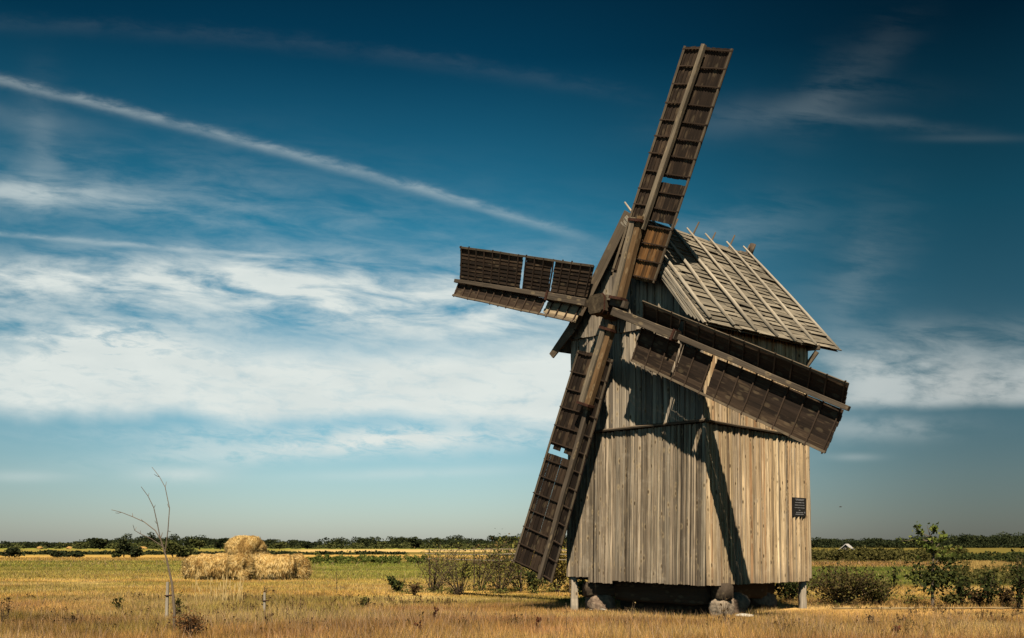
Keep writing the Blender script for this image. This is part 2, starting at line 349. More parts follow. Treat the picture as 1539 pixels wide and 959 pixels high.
def field_colour(x, y):
    """what grows where: dry meadow near, green strips and stubble farther off"""
    n1 = fbm(x / 6.0, y / 6.0); n2 = fbm(x / 1.3 + 50, y / 1.3); n3 = fbm(x / 20 + 9, y / 28 + 40); n4 = fbm(x / .5, y / .7 + 20, 2)
    D = y * (1 + .10 * (n3 - .5)) + (n1 - .5) * 3
    ang = x / np.maximum(y, 1)
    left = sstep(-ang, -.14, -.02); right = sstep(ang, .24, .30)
    def mixc(c, k, f): return c + (k - c) * f[..., None]
    c = np.broadcast_to(GOLD, x.shape + (3,)).copy()
    near = 1 - sstep(y, 24, 34)
    c = mixc(c, TAN, near * .75)
    c = mixc(c, RUST, sstep(n2, .5, .72) * near * .75 * (left * .8 + .2))
    c = mixc(c, OLIVE, sstep(n1, .48, .66) * .8); n5 = fbm(x / 16 + 70, y / 2.5 + 31, 4); n6 = fbm(x / 3 + 4, y / 1.5 + 77, 3)
    c = mixc(c, OLIVE * 1.25, sstep(n5, .45, .62) * sstep(y, 26, 40) * .75); c = mixc(c, c * np.array((.62, .55, .5)), sstep(n6, .55, .72) * .7); c = mixc(c, STUB, sstep(n6, .48, .28) * .6); n7 = fbm(x / 9 + 33, y / 3 + 12, 4); c = mixc(c, RUST * 1.05, sstep(n7, .54, .70) * near * .7)
    # left fields
    g1 = sstep(D, 44, 58) * left; c = mixc(c, OLIVE * 1.15, g1 * (.35 + .5 * sstep(n3, .35, .6)))
    g2 = sstep(D, 62, 70) * (1 - sstep(D, 96, 108)) * left; c = mixc(c, np.array((.20, .215, .05)), g2 * (.35 + .6 * sstep(n5, .38, .58)))
    g3 = sstep(ang, -.22, -.18) * (1 - sstep(ang, -.05, .0)) * sstep(D, 46, 54) * (1 - sstep(D, 84, 95)); c = mixc(c, np.array((.19, .22, .05)), g3 * (.45 + .5 * sstep(n5, .38, .58)))
    g4 = sstep(D, 104, 114) * (1 - sstep(D, 165, 185)) * left; c = mixc(c, GOLD * .8, g4 * .8)
    g5 = sstep(D, 170, 190) * (1 - sstep(D, 240, 260)) * left; c = mixc(c, DARK * 1.3, g5 * .9)
    g6 = sstep(D, 250, 260) * (1 - sstep(D, 420, 430)) * left; c = mixc(c, STUB, g6 * sstep(ang, -.24, -.20)); c = mixc(c, OLIVE * .9, g6 * (1 - sstep(ang, -.24, -.20)))
    g7 = sstep(D, 425, 435); c = mixc(c, GREEN, g7 * left * .8)
    # right field
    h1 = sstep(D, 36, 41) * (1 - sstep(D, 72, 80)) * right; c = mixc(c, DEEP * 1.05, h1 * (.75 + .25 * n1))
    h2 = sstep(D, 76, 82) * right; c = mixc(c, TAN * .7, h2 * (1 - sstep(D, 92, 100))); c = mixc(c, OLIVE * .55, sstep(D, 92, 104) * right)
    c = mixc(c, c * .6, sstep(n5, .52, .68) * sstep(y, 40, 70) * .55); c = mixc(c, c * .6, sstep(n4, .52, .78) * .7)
    return np.clip(c * np.array((1.42, 1.32, 1.12)) * (0.72 + .56 * n2)[..., None], .01, .9)
def path_y(x): return 25.4 + .05 * (x - 8) - .012 * np.maximum(x - 8, 0) ** 1.5

# ------------------------------------------------------------------ the ground: one sheet to the horizon
def make_ground():
    ys = np.concatenate([[-60, -20, 0, 6, 11], 14 * (4500 / 14) ** np.linspace(0, 1, 300)]); A = np.linspace(-1, 1, 601)
    Y, T = np.meshgrid(ys, A, indexing='ij'); half = np.maximum(160, np.abs(Y) * 1.7); X = T * half
    n = fbm(X / 9 + 3, Y / 9 + 8, 3); Z = (n - .5) * .10 * np.exp(-np.maximum(Y - 60, 0) / 80)
    Z = Z - .03
    v = np.stack([X, Y, Z], -1).reshape(-1, 3); nr, nc = Y.shape
    idx = np.arange(nr * nc).reshape(nr, nc)
    f = np.stack([idx[:-1, :-1], idx[:-1, 1:], idx[1:, 1:], idx[1:, :-1]], -1).reshape(-1, 4)
    me = bpy.data.meshes.new('ground'); me.vertices.add(len(v)); me.vertices.foreach_set('co', v.astype(np.float32).ravel())
    me.loops.add(f.size); me.loops.foreach_set('vertex_index', f.astype(np.int32).ravel())
    me.polygons.add(len(f)); me.polygons.foreach_set('loop_start', np.arange(0, f.size, 4, dtype=np.int32))
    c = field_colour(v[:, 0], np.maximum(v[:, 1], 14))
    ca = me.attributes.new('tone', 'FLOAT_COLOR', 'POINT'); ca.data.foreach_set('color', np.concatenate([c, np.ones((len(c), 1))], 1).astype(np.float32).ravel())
    me.polygons.foreach_set('use_smooth', np.ones(len(f), bool)); me.update(calc_edges=True)
    def b(g, bs, out):
        at = g.node('ShaderNodeAttribute', attribute_name='tone'); tc = g.node('ShaderNodeTexCoord')
        n1 = g.noise(tc.outputs['Object'], 3.0, 8, .7, .3); n2 = g.noise(tc.outputs['Object'], .35, 6, .65, .3)
        k = g.add(g.mul(g.sub(n1, .5), 1.3), g.add(1.0, g.mul(g.sub(n2, .5), .7))); k = g.m('MAXIMUM', k, .3)
        g.l.new(g.mix(1.0, at.outputs['Color'], g.vec(k, k, k), 'MULTIPLY'), bs.inputs['Base Color']); bs.inputs['Roughness'].default_value = 1
        bs.inputs['Specular IOR Level'].default_value = 0
    me.materials.append(material('meadow', b))
    o = bpy.data.objects.new('ground', me); col.objects.link(o); o['kind'] = 'structure'
    # pale worn track that passes behind the mill towards the right
    xs = np.linspace(8.2, 24, 150); p = MB(); vs = []
    wob = fbm(xs * 1.7, xs * 0 + 3, 4); wo2 = fbm(xs * 1.9 + 7, xs * 0 + 9, 4)
    for x, w, w2 in zip(xs, wob, wo2): vs += [(x, path_y(x) - .75 * w ** 1.3 + .12, .006), (x, path_y(x) + .8 * w2 ** 1.3 - .05, .006)]
    p.raw(vs, [(2 * i, 2 * i + 2, 2 * i + 3, 2 * i + 1) for i in range(len(xs) - 1)])
    po = p.build('path', spotty('trodden_track', [(.3, (.24, .165, .075)), (.7, (.44, .335, .18))], 3)); po['kind'] = 'structure'
make_ground()

# ------------------------------------------------------------------ the windmill
ROOT = np.array((4.26, 22.10, 0.0)); EX = np.array((.7288, -.6848, 0)); EY = np.array((.6848, .7288, 0)); EZ = np.array((0, 0, 1.))
HX, HY = 1.90, 2.41                              # half width (front) and half depth (side) of the timber body
ROOT = ROOT - EX * HX + EY * HY
YAW = math.atan2(EX[1], EX[0])
mill = tag(empty('windmill', ROOT, YAW), 'weathered timber post windmill with four dark wooden sails standing in the dry meadow', 'windmill')
def loc(p): d = np.asarray(p, float) - ROOT; return np.array((d @ EX, d @ EY, d @ EZ))
CO = loc((0, 0, EYE))
def on_plane(u, v, p, n):
    """mill coordinates of the point of a plane that the photograph shows at pixel (u, v)"""
    w = np.array(((u - U0) / F, 1, (V0 - v) / F)); d = np.array((w @ EX, w @ EY, w @ EZ)); n = np.asarray(n, float)
    return CO + d * (((np.asarray(p, float) - CO) @ n) / (d @ n))
BELT = 4.37; Z0 = .70; FL = .06                  # height of the drip board, foot of the boards, outward flare of the skirt
RIDGE_F = np.array((0, -HY - .27, 9.34)); RIDGE_B = np.array((0, HY + .46, 9.54))
EAVE_F = np.array((HX + .28, -HY - .30, 6.42)); EAVE_B = np.array((HX + .28, HY + 1.31, 6.74))
LEAVE_F = np.array((-HX - .20, -HY - .30, 6.40)); LEAVE_B = np.array((-HX - .28, HY + 1.28, 6.70))
def roofline(x): return 9.27 - 1.36 * abs(x)
def boarding(mb, a0, a1, normal, bottom, top, flare=0.0, w=.082, th=.028, segs=5):
    """vertical boards side by side between the plan points a0 and a1"""
    a0 = np.array(a0, float); a1 = np.array(a1, float); L = np.linalg.norm(a1 - a0); sd = (a1 - a0) / L; nn = np.array(normal, float)
    x = 0.0
    while x < L - .03:
        nar = random.random() < .38; ww = min(w * (random.uniform(.32, .5) if nar else random.uniform(.75, 1.3)), L - x)
        if L - x - ww < .05: ww = L - x
        c = x + ww / 2; s = c / L; zb = bottom(s) + random.uniform(-.012, .012); zt = top(s) + random.uniform(-.012, .012)
        pr = (random.uniform(.016, .038) if nar else random.choice((0, .004, .014, .024))) + random.uniform(0, .006)
        if zt - zb > .04:
            pb = a0 + sd * c + nn * (flare + pr); pt = a0 + sd * c + nn * pr
            mb.board((pb[0], pb[1], zb), (pt[0], pt[1], zt), sd, nn, ww - .010, th, segs, .003, None, random.uniform(-.011, .011))
        x += ww
def back(mb, pts):
    mb.raw(pts, [tuple(range(len(pts)))])
def sheath(pts):                                 # dark sheathing just behind the boards
    mb = MB(); back(mb, pts); mb.build('sheathing', M['gap'], mill)
X0, X1, Y0, Y1 = -HX, HX, -HY, HY
def front_bottom(s): return .83 if s < .17 else (.70 if s < .36 else .76 - .05 * (s - .36) / .64)
# skirt (the lower storey): front, right, rear, left
for a0, a1, nn, bf in (((X0, Y0), (X1, Y0), (0, -1), front_bottom), ((X1, Y0), (X1, Y1), (1, 0), lambda s: .71 - .02 * s),
                       ((X1, Y1), (X0, Y1), (0, 1), lambda s: .72), ((X0, Y1), (X0, Y0), (-1, 0), lambda s: .74)):
    x_ = np.sign(np.array(a1) - np.array(a0)) * ((FL + .022) if nn[1] else 0.0); mb = MB(); boarding(mb, (*(np.array(a0) - x_), 0), (*(np.array(a1) + x_), 0), (*nn, 0), bf, lambda s: BELT - .05, FL)
    i0 = np.array((*a0, 0)) - np.array((*nn, 0)) * .035; i1 = np.array((*a1, 0)) - np.array((*nn, 0)) * .03
    sheath([(i0[0], i0[1], .86), (i1[0], i1[1], .86), (i1[0], i1[1], BELT), (i0[0], i0[1], BELT)])
    mb.build('skirt_wall', M['greywall' if nn[1] < 0 else 'wall'], mill)
# upper storey
mb = MB(); boarding(mb, (X0, Y0, 0), (X1, Y0, 0), (0, -1, 0), lambda s: BELT - .02, lambda s: 6.74, 0, .125)
sheath([(X0, Y0 + .03, BELT), (X1, Y0 + .03, BELT), (X1, Y0 + .03, 6.74), (0, Y0 + .03, 9.36), (X0, Y0 + .03, 6.74)]); mb.build('body_wall', M['gable'], mill)
mb = MB(); boarding(mb, (X1, Y0, 0), (X1, Y1, 0), (1, 0, 0), lambda s: BELT - .02, lambda s: 6.78 + .1 * s, 0, .115)
sheath([(X1 - .03, Y0, BELT), (X1 - .03, Y1, BELT), (X1 - .03, Y1, 6.85), (X1 - .03, Y0, 6.75)]); mb.build('body_wall', M['wall'], mill)
mb = MB(); boarding(mb, (X0, Y1, 0), (X0, Y0, 0), (-1, 0, 0), lambda s: BELT - .02, lambda s: 6.78, 0, .115)
sheath([(X0 + .03, Y1, BELT), (X0 + .03, Y0, BELT), (X0 + .03, Y0, 6.75), (X0 + .03, Y1, 6.85)]); mb.build('body_wall', M['wall'], mill)
mb = MB(); boarding(mb, (X1, Y1, 0), (X0, Y1, 0), (0, 1, 0), lambda s: BELT - .02, lambda s: min(roofline((s - .5) * 2 * HX) + .1, 9.4), 0, .15)
sheath([(X1, Y1 - .03, BELT), (X0, Y1 - .03, BELT), (X0, Y1 - .03, 6.8), (0, Y1 - .03, 9.5), (X1, Y1 - .03, 6.8)]); mb.build('body_wall', M['wall'], mill)
mb = MB(); boarding(mb, (X0 - .04, Y0 - .06, 0), (X1 + .04, Y0 - .06, 0), (0, -1, 0), lambda s: 6.66 + .02 * math.sin(s * 9), lambda s: roofline((s - .5) * 2 * HX) - .02, 0, .17)
mb.build('gable_wall', M['gable'], mill)
# the sloping drip board between the storeys
mb = MB(); e = .075
for a, b, nn in (((X0 - e, Y0 - e), (X1 + e, Y0 - e), (0, -1)), ((X1 + e, Y0 - e), (X1 + e, Y1 + e), (1, 0)), ((X1 + e, Y1 + e), (X0 - e, Y1 + e), (0, 1)), ((X0 - e, Y1 + e), (X0 - e, Y0 - e), (-1, 0))):
    mb.bar((*a, BELT + .01), (*b, BELT + .01), .035, .15, side=(nn[0] * .35, nn[1] * .35, .9), segs=8, jit=.004)
mb.build('drip_board', M['barge'], mill)
# corner boards
for x, y in ((X1, Y1), (X0, Y1)):
    mb = MB(); sx, sy = np.sign(x), np.sign(y)
    mb.bar((x + sx * (FL + .012), y + sy * (FL + .012), .76), (x + sx * .02, y + sy * .02, BELT - .06), .09, .09, side=(1, 0, 0), segs=6, jit=.003, bevel=.3)
    mb.build('corner_board', M['wall'], mill)
# hanging corner posts that reach the ground
for x, y in ((X0 + .02, Y0 + .06), (X1 - .06, Y1 - .06), (X0 + .1, Y1 - .1)):
    mb = MB(); mb.bar((x, y, -.05), (x, y, .95), .19, .17, side=(.73, .68, 0), w2=.15, segs=6, jit=.006, bevel=.25); mb.build('support_post', M['gable'], mill)
# the trestle below: crossed sleepers on stones and the great post
def log(a, b, za, zb, w, h):
    mb = MB(); mb.bar((*a, za), (*b, zb), w, h, side=(0, 0, 1), segs=8, jit=.012, bevel=.35); mb.build('trestle_beam', M['beam'], mill, True)
S1 = (-1.22, -1.86); S2 = (1.86, -1.62); S3 = (1.1, 1.5); S4 = (-1.5, 1.7)
log((S1[0] - .3, S1[1] - .52), (S3[0] + .2, S3[1] + .2), .53, .56, .36, .40)
log((S2[0] + .18, S2[1] - .2), (S4[0] - .3, S4[1] + .3), .53, .56, .40, .36)
log((-.95, -1.75), (1.6, -1.7), .50, .48, .50, .30); log((1.30, -1.6), (1.2, 1.6), .5, .5, .45, .3); log((-1.2, -1.2), (1.5, -1.1), .15, .15, .34, .3)
mb = MB(); mb.bar((0, 0, .3), (0, 0, 2.2), .7, .7, side=(1, 0, 0), segs=4, bevel=.3); mb.build('main_post', M['beam'], mill)
mb = MB(); back(mb, [(X0 + .02, Y0 + .02, .87), (X0 + .02, Y1 - .02, .87), (X1 - .02, Y1 - .02, .87), (X1 - .02, Y0 + .02, .87)]); mb.build('body_floor', M['beam'], mill)
mb = MB()
for t in (.2, .5, .8): mb.bar((X0 + .05, Y0 + 2 * HY * t, .78), (X1 - .05, Y0 + 2 * HY * t, .78), .22, .2)
mb.build('floor_joist', M['beam'], mill)

# ---- roof
def lerp(a, b, t): return a + (b - a) * t
def roof_slope(rf, rb, ef, eb, out):
    """courses of long rough boards, each course lapped over the one below"""
    mb = MB(); n = 23
    for k in range(n):
        t0 = 1 - k / n + .004; t1 = 1 - (k + 1.55) / n                       # from the eave upwards
        t1 = max(t1, 0.0)
        a0, a1 = lerp(rf, ef, t0), lerp(rb, eb, t0); b0, b1 = lerp(rf, ef, t1), lerp(rb, eb, t1)
        x = -random.uniform(0, .12)
        while x < .999:
            x2 = x + random.uniform(.09, .24)
            if x2 > .93: x2 = 1.0
            xa, xb = max(x, 0) + .0008, x2 - .0008
            lo = random.uniform(-.018, .022); up = random.uniform(.026, .058); th = random.uniform(.016, .028); tl = random.uniform(-.008, .010)
            P = [lerp(a0, a1, xa), lerp(a0, a1, xb), lerp(b0, b1, xb), lerp(b0, b1, xa)]
            d = (P[0] - P[3]) / np.linalg.norm(P[0] - P[3]); P[0] = P[0] + d * (lo + tl); P[1] = P[1] + d * (lo - tl)
            up2 = up + random.uniform(-.020, .020)
            if random.random() < .08: up += .03
            q = [P[0] + out * up, P[1] + out * up2, P[2] + out * .004, P[3] + out * .004]
            vs = q + [p + out * th for p in q]
            L = np.linalg.norm(P[1] - P[0]); W = np.linalg.norm(P[0] - P[3]); o = rng.uniform(0, 40, 3)
            gs = [o, o + (0, 0, L), o + (W, 0, L), o + (W, 0, 0)]; gs = gs + [p + np.array((0, .03, 0)) for p in gs]
            mb.raw(vs, [(3, 2, 1, 0), (4, 5, 6, 7), (0, 1, 5, 4), (1, 2, 6, 5), (2, 3, 7, 6), (3, 0, 4, 7)], gs)
            x = x2
    mb.raw([rf - out * .02, rb - out * .02, eb - out * .02, ef - out * .02], [(0, 1, 2, 3)])      # sarking
    return mb
nr = np.cross(RIDGE_B - RIDGE_F, EAVE_F - RIDGE_F); nr = nr / np.linalg.norm(nr); nr = nr if nr[0] > 0 else -nr
nl = np.cross(RIDGE_B - RIDGE_F, LEAVE_F - RIDGE_F); nl = nl / np.linalg.norm(nl); nl = nl if nl[0] < 0 else -nl
roof = roof_slope(RIDGE_F, RIDGE_B, EAVE_F, EAVE_B, nr); r2 = roof_slope(RIDGE_F, RIDGE_B, LEAVE_F, LEAVE_B, nl)
off = roof.n; roof.v += r2.v; roof.g += r2.g; roof.f += [tuple(i + off for i in f) for f in r2.f]; roof.n += r2.n
roof = roof.build('roof', M['roof'], mill)
lift = RIDGE_F + nr * .10
for (a, b), (c, d) in (((1067.5, 478), (939, 304)), ((1103, 489), (971, 318)), ((1136, 497), (1002, 331)), ((1168, 506), (1032.5, 342.5)),
                       ((1196, 513), (1060, 351)), ((1226, 518), (1092, 363)), ((1259, 525), (1117, 370))):
    p = on_plane(a, b, lift, nr); q = on_plane(c, d, lift, nr); mid = (p + q) / 2 + rng.normal(0, .015, 3)
    mb = MB(); mb.tube([p, lerp(p, mid, .5) + rng.normal(0, .008, 3), mid, lerp(mid, q, .5), q], [.052, .049, .044, .038, .020], 8); mb.build('roof_pole', M['pole'], roof, True)
for k in range(7):                                # poles of the far slope: only their tips cross the ridge
    t = .03 + k * .158; p = lerp(LEAVE_F, LEAVE_B, t) + nl * .1; q = lerp(RIDGE_F, RIDGE_B, t + .015) + nl * .1; q = q + (q - p) / np.linalg.norm(q - p) * (.26 + .1 * (k % 2))
    mb = MB(); mb.tube([p, lerp(p, q, .5), q], [.055, .05, .02], 7); mb.build('roof_pole', M['barge'], roof, True)
mb = MB(); mb.tube([RIDGE_B + (0, -.5, -.06), RIDGE_B + (0, .12, -.02)], .09, 9); mb.tube([RIDGE_B + (.02, .0, .0), RIDGE_B + (.10, .04, .30)], [.065, .085], 8); mb.build('ridge_pole', M['stock'], roof, True)
# layered verge on the front of the near slope, and the wide bargeboards
mb = MB()
for k in range(5):
    a = lerp(RIDGE_F, EAVE_F, .02); b = lerp(RIDGE_F, EAVE_F, .985 - .03 * k)
    o = np.array((0, -.03 - .008 * (k % 2), 0)) - nr * (.02 + .045 * k); mb.bar(a + o, b + o, .038, .10, side=nr, segs=7, jit=.006)
mb.build('verge_board', M['pole'], roof)
mb = MB()
for s, E_, n_ in ((-1, LEAVE_F, nl), (1, EAVE_F, nr)):
    if s < 0:
        a = RIDGE_F + np.array((0, -.05, .05)); m_ = lerp(RIDGE_F, E_, .80) + np.array((.0, -.05, -.02)); b = E_ + np.array((-.22, -.05, -.06))
        mb.bar(a - n_ * .10, m_ - n_ * .10, .27, .05, side=n_, segs=4, jit=.003); mb.bar(m_ - n_ * .10, b - n_ * .06, .27, .05, side=n_, w2=.16, segs=2)
mb.build('bargeboard', M['barge'], roof)
mb = MB(); q = np.array((HX + .02, HY - .05, 5.9))
mb.bar(q + (0, 0, .28), q + (.26, .10, .66), .11, .11); mb.bar(q + (0, 0, .76), q + (.34, .10, .76), .12, .12); mb.build('eave_bracket', M['barge'], roof)

# ---- windshaft
HUBZ = 7.04; SAILY = -HY - .58; TILT = R(2)
sn = np.array((0, -math.cos(TILT), math.sin(TILT))); hub = on_plane(906, 460, (0, SAILY, HUBZ), (0, 1, 0))
def ax(t): return hub + sn * t                    # along the windshaft, out from the sail plane
mb = MB(); mb.tube([ax(-1.5), ax(-.34)], .26, 12); mb.bar(ax(-.34), ax(.28), .40, .44, side=(1, 0, 0), segs=3, jit=.008, bevel=.28); shaft = mb.build('windshaft', M['shaft'], mill)
for t in (-.30, .02, .20): mb = MB(); mb.bar(ax(t - .02), ax(t + .02), .43, .47, side=(1, 0, 0), bevel=.28); mb.build('iron_band', M['iron'], shaft)
mb = MB(); mb.bar(hub + (.28, -.02, .05), hub + (.72, -.05, -.10), .16, .14); mb.bar(hub + (.45, -.1, .02), hub + (.50, -.1, .26), .06, .06); mb.bar(hub + (.20, -.05, .15), hub + (.55, -.05, .09), .12, .12); mb.build('wedge', M['stock'], shaft)

# ---- sails: pixel outlines of the photograph give each sail its size on its own tilted plane
SAILS = {
 'up':    dict(poll=((932, 450), (962, 330)), pw=.31, whip=((967, 338), (1058, 67)),
               wide=((948, 418), (984, 426), (1101.5, 74), (1060, 71)), narrow=((945, 413), (921, 409), (1030, 70), (1054, 69)), ws=(.44, .25), nsl=(.215,), bars=14, patch=('wide', 'orange', 'orange brown')),
 'left':  dict(poll=((886, 457), (827, 446)), pw=.175, whip=((832, 446), (684.5, 422)),
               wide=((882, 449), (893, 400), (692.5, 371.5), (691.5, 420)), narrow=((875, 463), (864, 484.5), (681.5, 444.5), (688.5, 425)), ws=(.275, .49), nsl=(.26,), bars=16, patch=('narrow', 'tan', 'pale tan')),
 'down':  dict(poll=((917, 496), (882, 612)), pw=.31, whip=((886, 606), (811, 870)),
               wide=((905, 534), (870.5, 526.5), (773, 845.5), (809, 863)), narrow=((910, 537), (921.5, 540.5), (829, 876), (813, 866)), ws=(.46,), nsl=(), bars=13),
 'right': dict(poll=((926, 470), (1021, 506.5)), pw=.19, whip=((1012, 503), (1276, 615)),
               wide=((962, 496), (949, 541.5), (1241, 681), (1267, 620)), narrow=((966, 479), (967, 453), (1276, 576.5), (1270, 608)), ws=(.23, .405), nsl=(.215,), bars=14)}
def make_sail(key, S):
    w0, w1 = (on_plane(*p, hub, sn) for p in S['whip']); c = (w1 - w0) / np.linalg.norm(w1 - w0)
    perp = np.cross(c, sn); pan = {}
    for kind, ang, gap in (('wide', 13, .17), ('narrow', 27, .13)):
        base = w0 - sn * gap                                            # boards hang on bars behind the whip
        mid = on_plane(*S[kind][1], base, sn); s_ = 1.0 if (mid - base) @ perp > 0 else -1.0
        e = perp * s_ * math.cos(R(ang)) + sn * math.sin(R(ang)); nn = np.cross(c, e); nn = nn if nn @ sn > 0 else -nn
        q_ = [on_plane(*p, base, nn) for p in S[kind]]; q_[0] = q_[0] - e * .05; q_[3] = q_[3] - e * .05; pan[kind] = (q_, nn, e)
    mb = MB(); patch_mb = MB()
    for kind in ('wide', 'narrow'):
        Q, nn, e = pan[kind]; slots = S['ws'] if kind == 'wide' else S['nsl']
        W = np.linalg.norm(Q[1] - Q[0]); nb = max(4, int(round(W / .095)))
        cuts = [0.0] + [x for s_ in sorted(slots) for x in (s_ - .011, s_ + .011)] + [1.0]
        for i in range(nb):
            f0 = i / nb; f1 = (i + 1) / nb
            for a, b in zip(cuts[::2], cuts[1::2]):
                t0, t1 = a + random.uniform(-.002, .002), b + random.uniform(-.002, .002)
                if random.random() < .10 and b < 1: t1 -= random.uniform(.0, .02)
                lap = random.uniform(.010, .022); g0 = f0 + random.uniform(.002, .02) / nb; g1 = f1 + random.choice((.0, .02, .04, .06)) / nb
                def pt(f, t): return lerp(lerp(Q[0], Q[1], f), lerp(Q[3], Q[2], f), t)
                p = lerp(pt(g0, t0), pt(g1, t0), .5); q = lerp(pt(g0, t1), pt(g1, t1), .5)
                o = [pt(g0, t0), pt(g1, t0), pt(g1, t1), pt(g0, t1)]
                o = [o[0] + nn * lap, o[1], o[2], o[3] + nn * lap]
                vs = o + [x - nn * .016 for x in o]; L = np.linalg.norm(q - p); w_ = np.linalg.norm(o[1] - o[0]); r_ = rng.uniform(0, 40, 3)
                gs = [r_, r_ + (w_, 0, 0), r_ + (w_, 0, L), r_ + (0, 0, L)] * 2
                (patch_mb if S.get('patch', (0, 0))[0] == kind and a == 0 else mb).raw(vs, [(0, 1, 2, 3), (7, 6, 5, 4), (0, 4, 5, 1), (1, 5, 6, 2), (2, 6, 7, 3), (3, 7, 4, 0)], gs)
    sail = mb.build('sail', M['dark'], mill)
    if patch_mb.n: tag(patch_mb.build('hub_boards', M[S['patch'][1]], sail), 'row of ' + S['patch'][2] + ' boards next to the hub')
    # poll: the short heavy beam from the hub; whip: the long slender one bolted to its end
    p0, p1 = (on_plane(*p, hub, sn) for p in S['poll']); pd = (p1 - p0) / np.linalg.norm(p1 - p0); side = np.cross(pd, sn); side = side if side[0] < 0 else -side
    mb = MB(); o = sn * .08
    if S['pw'] > .3:
        h = S['pw'] / 4
        mb.bar(p0 + o + side * h, p1 + o + side * h, S['pw'] * .47, .20, side=side, segs=5, jit=.004, bevel=.12)
        mb.build('poll_beam', M['pale_timber'], sail); mb = MB()
        mb.bar(p0 + o * .7 - side * h - pd * .12, p1 + o * .7 - side * h + pd * .05, S['pw'] * .47, .17, side=side, segs=5, jit=.004, bevel=.12)
    else: mb.bar(p0 + o, p1 + o, S['pw'], .2, side=side, segs=5, jit=.004, bevel=.12)
    mb.build('poll_beam', M['brown' if S['pw'] > .3 else 'stock'], sail)
    mb = MB(); mb.bar(w0 - c * .10, w1, .128, .13, side=perp, w2=.095, d2=.10, segs=8, jit=.004, bevel=.15); mb.build('whip', M['pale_timber' if key == 'up' else 'stock'], sail)
    for t in ((.0, .97) if S['pw'] > .3 else (.97,)):
        m_ = lerp(p0, p1, t); mb = MB(); mb.bar(m_ + o - pd * .03, m_ + o + pd * .03, S['pw'] + .06, .25, side=side); mb.build('clamp_iron', M['iron'], sail)
    # cross bars, bent where they pass behind the whip
    n = S['bars']; (QW, nw, ew), (QN, nn, en) = pan['wide'], pan['narrow']
    for k in range(n):
        t = .012 + .976 * k / (n - 1); jt = random.uniform(-.004, .004); mb = MB()
        for Q, nrm, ee in ((QW, nw, ew), (QN, nn, en)):
            a = lerp(Q[0], Q[3], t + jt) + nrm * .035; b = lerp(Q[1], Q[2], t + jt) + nrm * .035; x = (b - a) / np.linalg.norm(b - a)
            mb.bar(a - x * .03, b + x * (.02 + .035 * random.random()), .025, .03, side=c, segs=3, jit=.003)
        mb.build('cross_bar', M['bar'], sail)
    for Q, nrm, ee in ((QW, nw, ew), (QN, nn, en)):
        mb = MB(); mb.bar(Q[1] + nrm * .03, Q[2] + nrm * .03, .032, .05, side=nrm, segs=7, jit=.004); mb.build('edge_rail', M['rail'], sail)
    return sail
for k in ('up', 'left', 'down', 'right'): make_sail(k, SAILS[k])

# ------------------------------------------------------------------ things at the mill's foot
def stone(label, p, size, seed, mat, rz=0.0, boxy=0.0, name='boulder', cat='stone'):
    r_ = np.random.default_rng(seed); import bmesh
    bm = bmesh.new(); bmesh.ops.create_icosphere(bm, subdivisions=4, radius=1)
    pl = [(lambda d, h: (d / np.linalg.norm(d), h))(r_.normal(0, 1, 3), r_.uniform(.62, .9)) for _ in range(11)]
    for v in bm.verts:
        d = np.array(v.co); h = 1.0
        for n_, k in pl: h = min(h, k / max(d @ n_, 1e-3)) if d @ n_ > .05 else h
        h = h * (1 - boxy) + boxy * .80 / max(1e-3, (abs(d[0]) ** 5 + abs(d[1]) ** 5 + abs(d[2]) ** 5) ** .2)
        h *= 1 + .03 * math.sin(7 * d[0] + seed) * math.sin(6 * d[1] + 2) + .02 * math.sin(17 * d[2] + 9 * d[0]) + .10 * (float(fbm(np.array(d[0] * 3 + seed), np.array(d[1] * 3 + d[2] * 2.3), 3)) - .5)
        v.co = Vector(d * h * np.array(size) / 2 * 1.12)
    me = bpy.data.meshes.new(name); bm.to_mesh(me); bm.free(); me.materials.append(mat)
    me.polygons.foreach_set('use_smooth', [True] * len(me.polygons)); me.update()
    o = bpy.data.objects.new(name, me); col.objects.link(o); o.location = (p[0], p[1], p[2] if len(p) > 2 else size[2] * .36); o.rotation_euler = (0, 0, rz)
    return tag(o, label, cat)
def mw(x, y, z=0.): return tuple(ROOT + EX * x + EY * y + EZ * z)
stone('pale pinkish boulder under the left end of the mill trestle, beside the left post', mw(S1[0] - .1, S1[1] - .15, .16), (.74, .66, .58), 3, M['stone'], .3, .6)
stone('square pale stone under the near corner of the windmill', mw(S2[0] + .02, S2[1] - .02, .16), (.60, .52, .50), 5, M['palestone'], .8, .8)
stone('shaded grey stone propping the trestle behind the near corner stone', mw(S2[0] - .05, S2[1] + .75, .2), (.6, .6, .55), 8, M['stone'], 1.8)
stone('shaded stone under the far right end of the mill trestle', mw(*S3, .2), (.8, .7, .6), 9, M['stone'], .1)
stone('shaded stone under the rear end of the mill trestle', mw(*S4, .2), (.8, .7, .6), 11, M['stone'], .1)
g_ = ground_at(905, 918); stone('flat white slab lying in the grass by the left mill boulder', (g_[0], g_[1], .03), (.60, .34, .12), 13, M['slab'], .2, name='stone_slab')
g_ = ground_at(1120, 927); stone('thin pale slab lying in grass right of the near corner stone', (g_[0], g_[1], .02), (.40, .26, .10), 14, M['slab'], -.2, name='stone_slab')

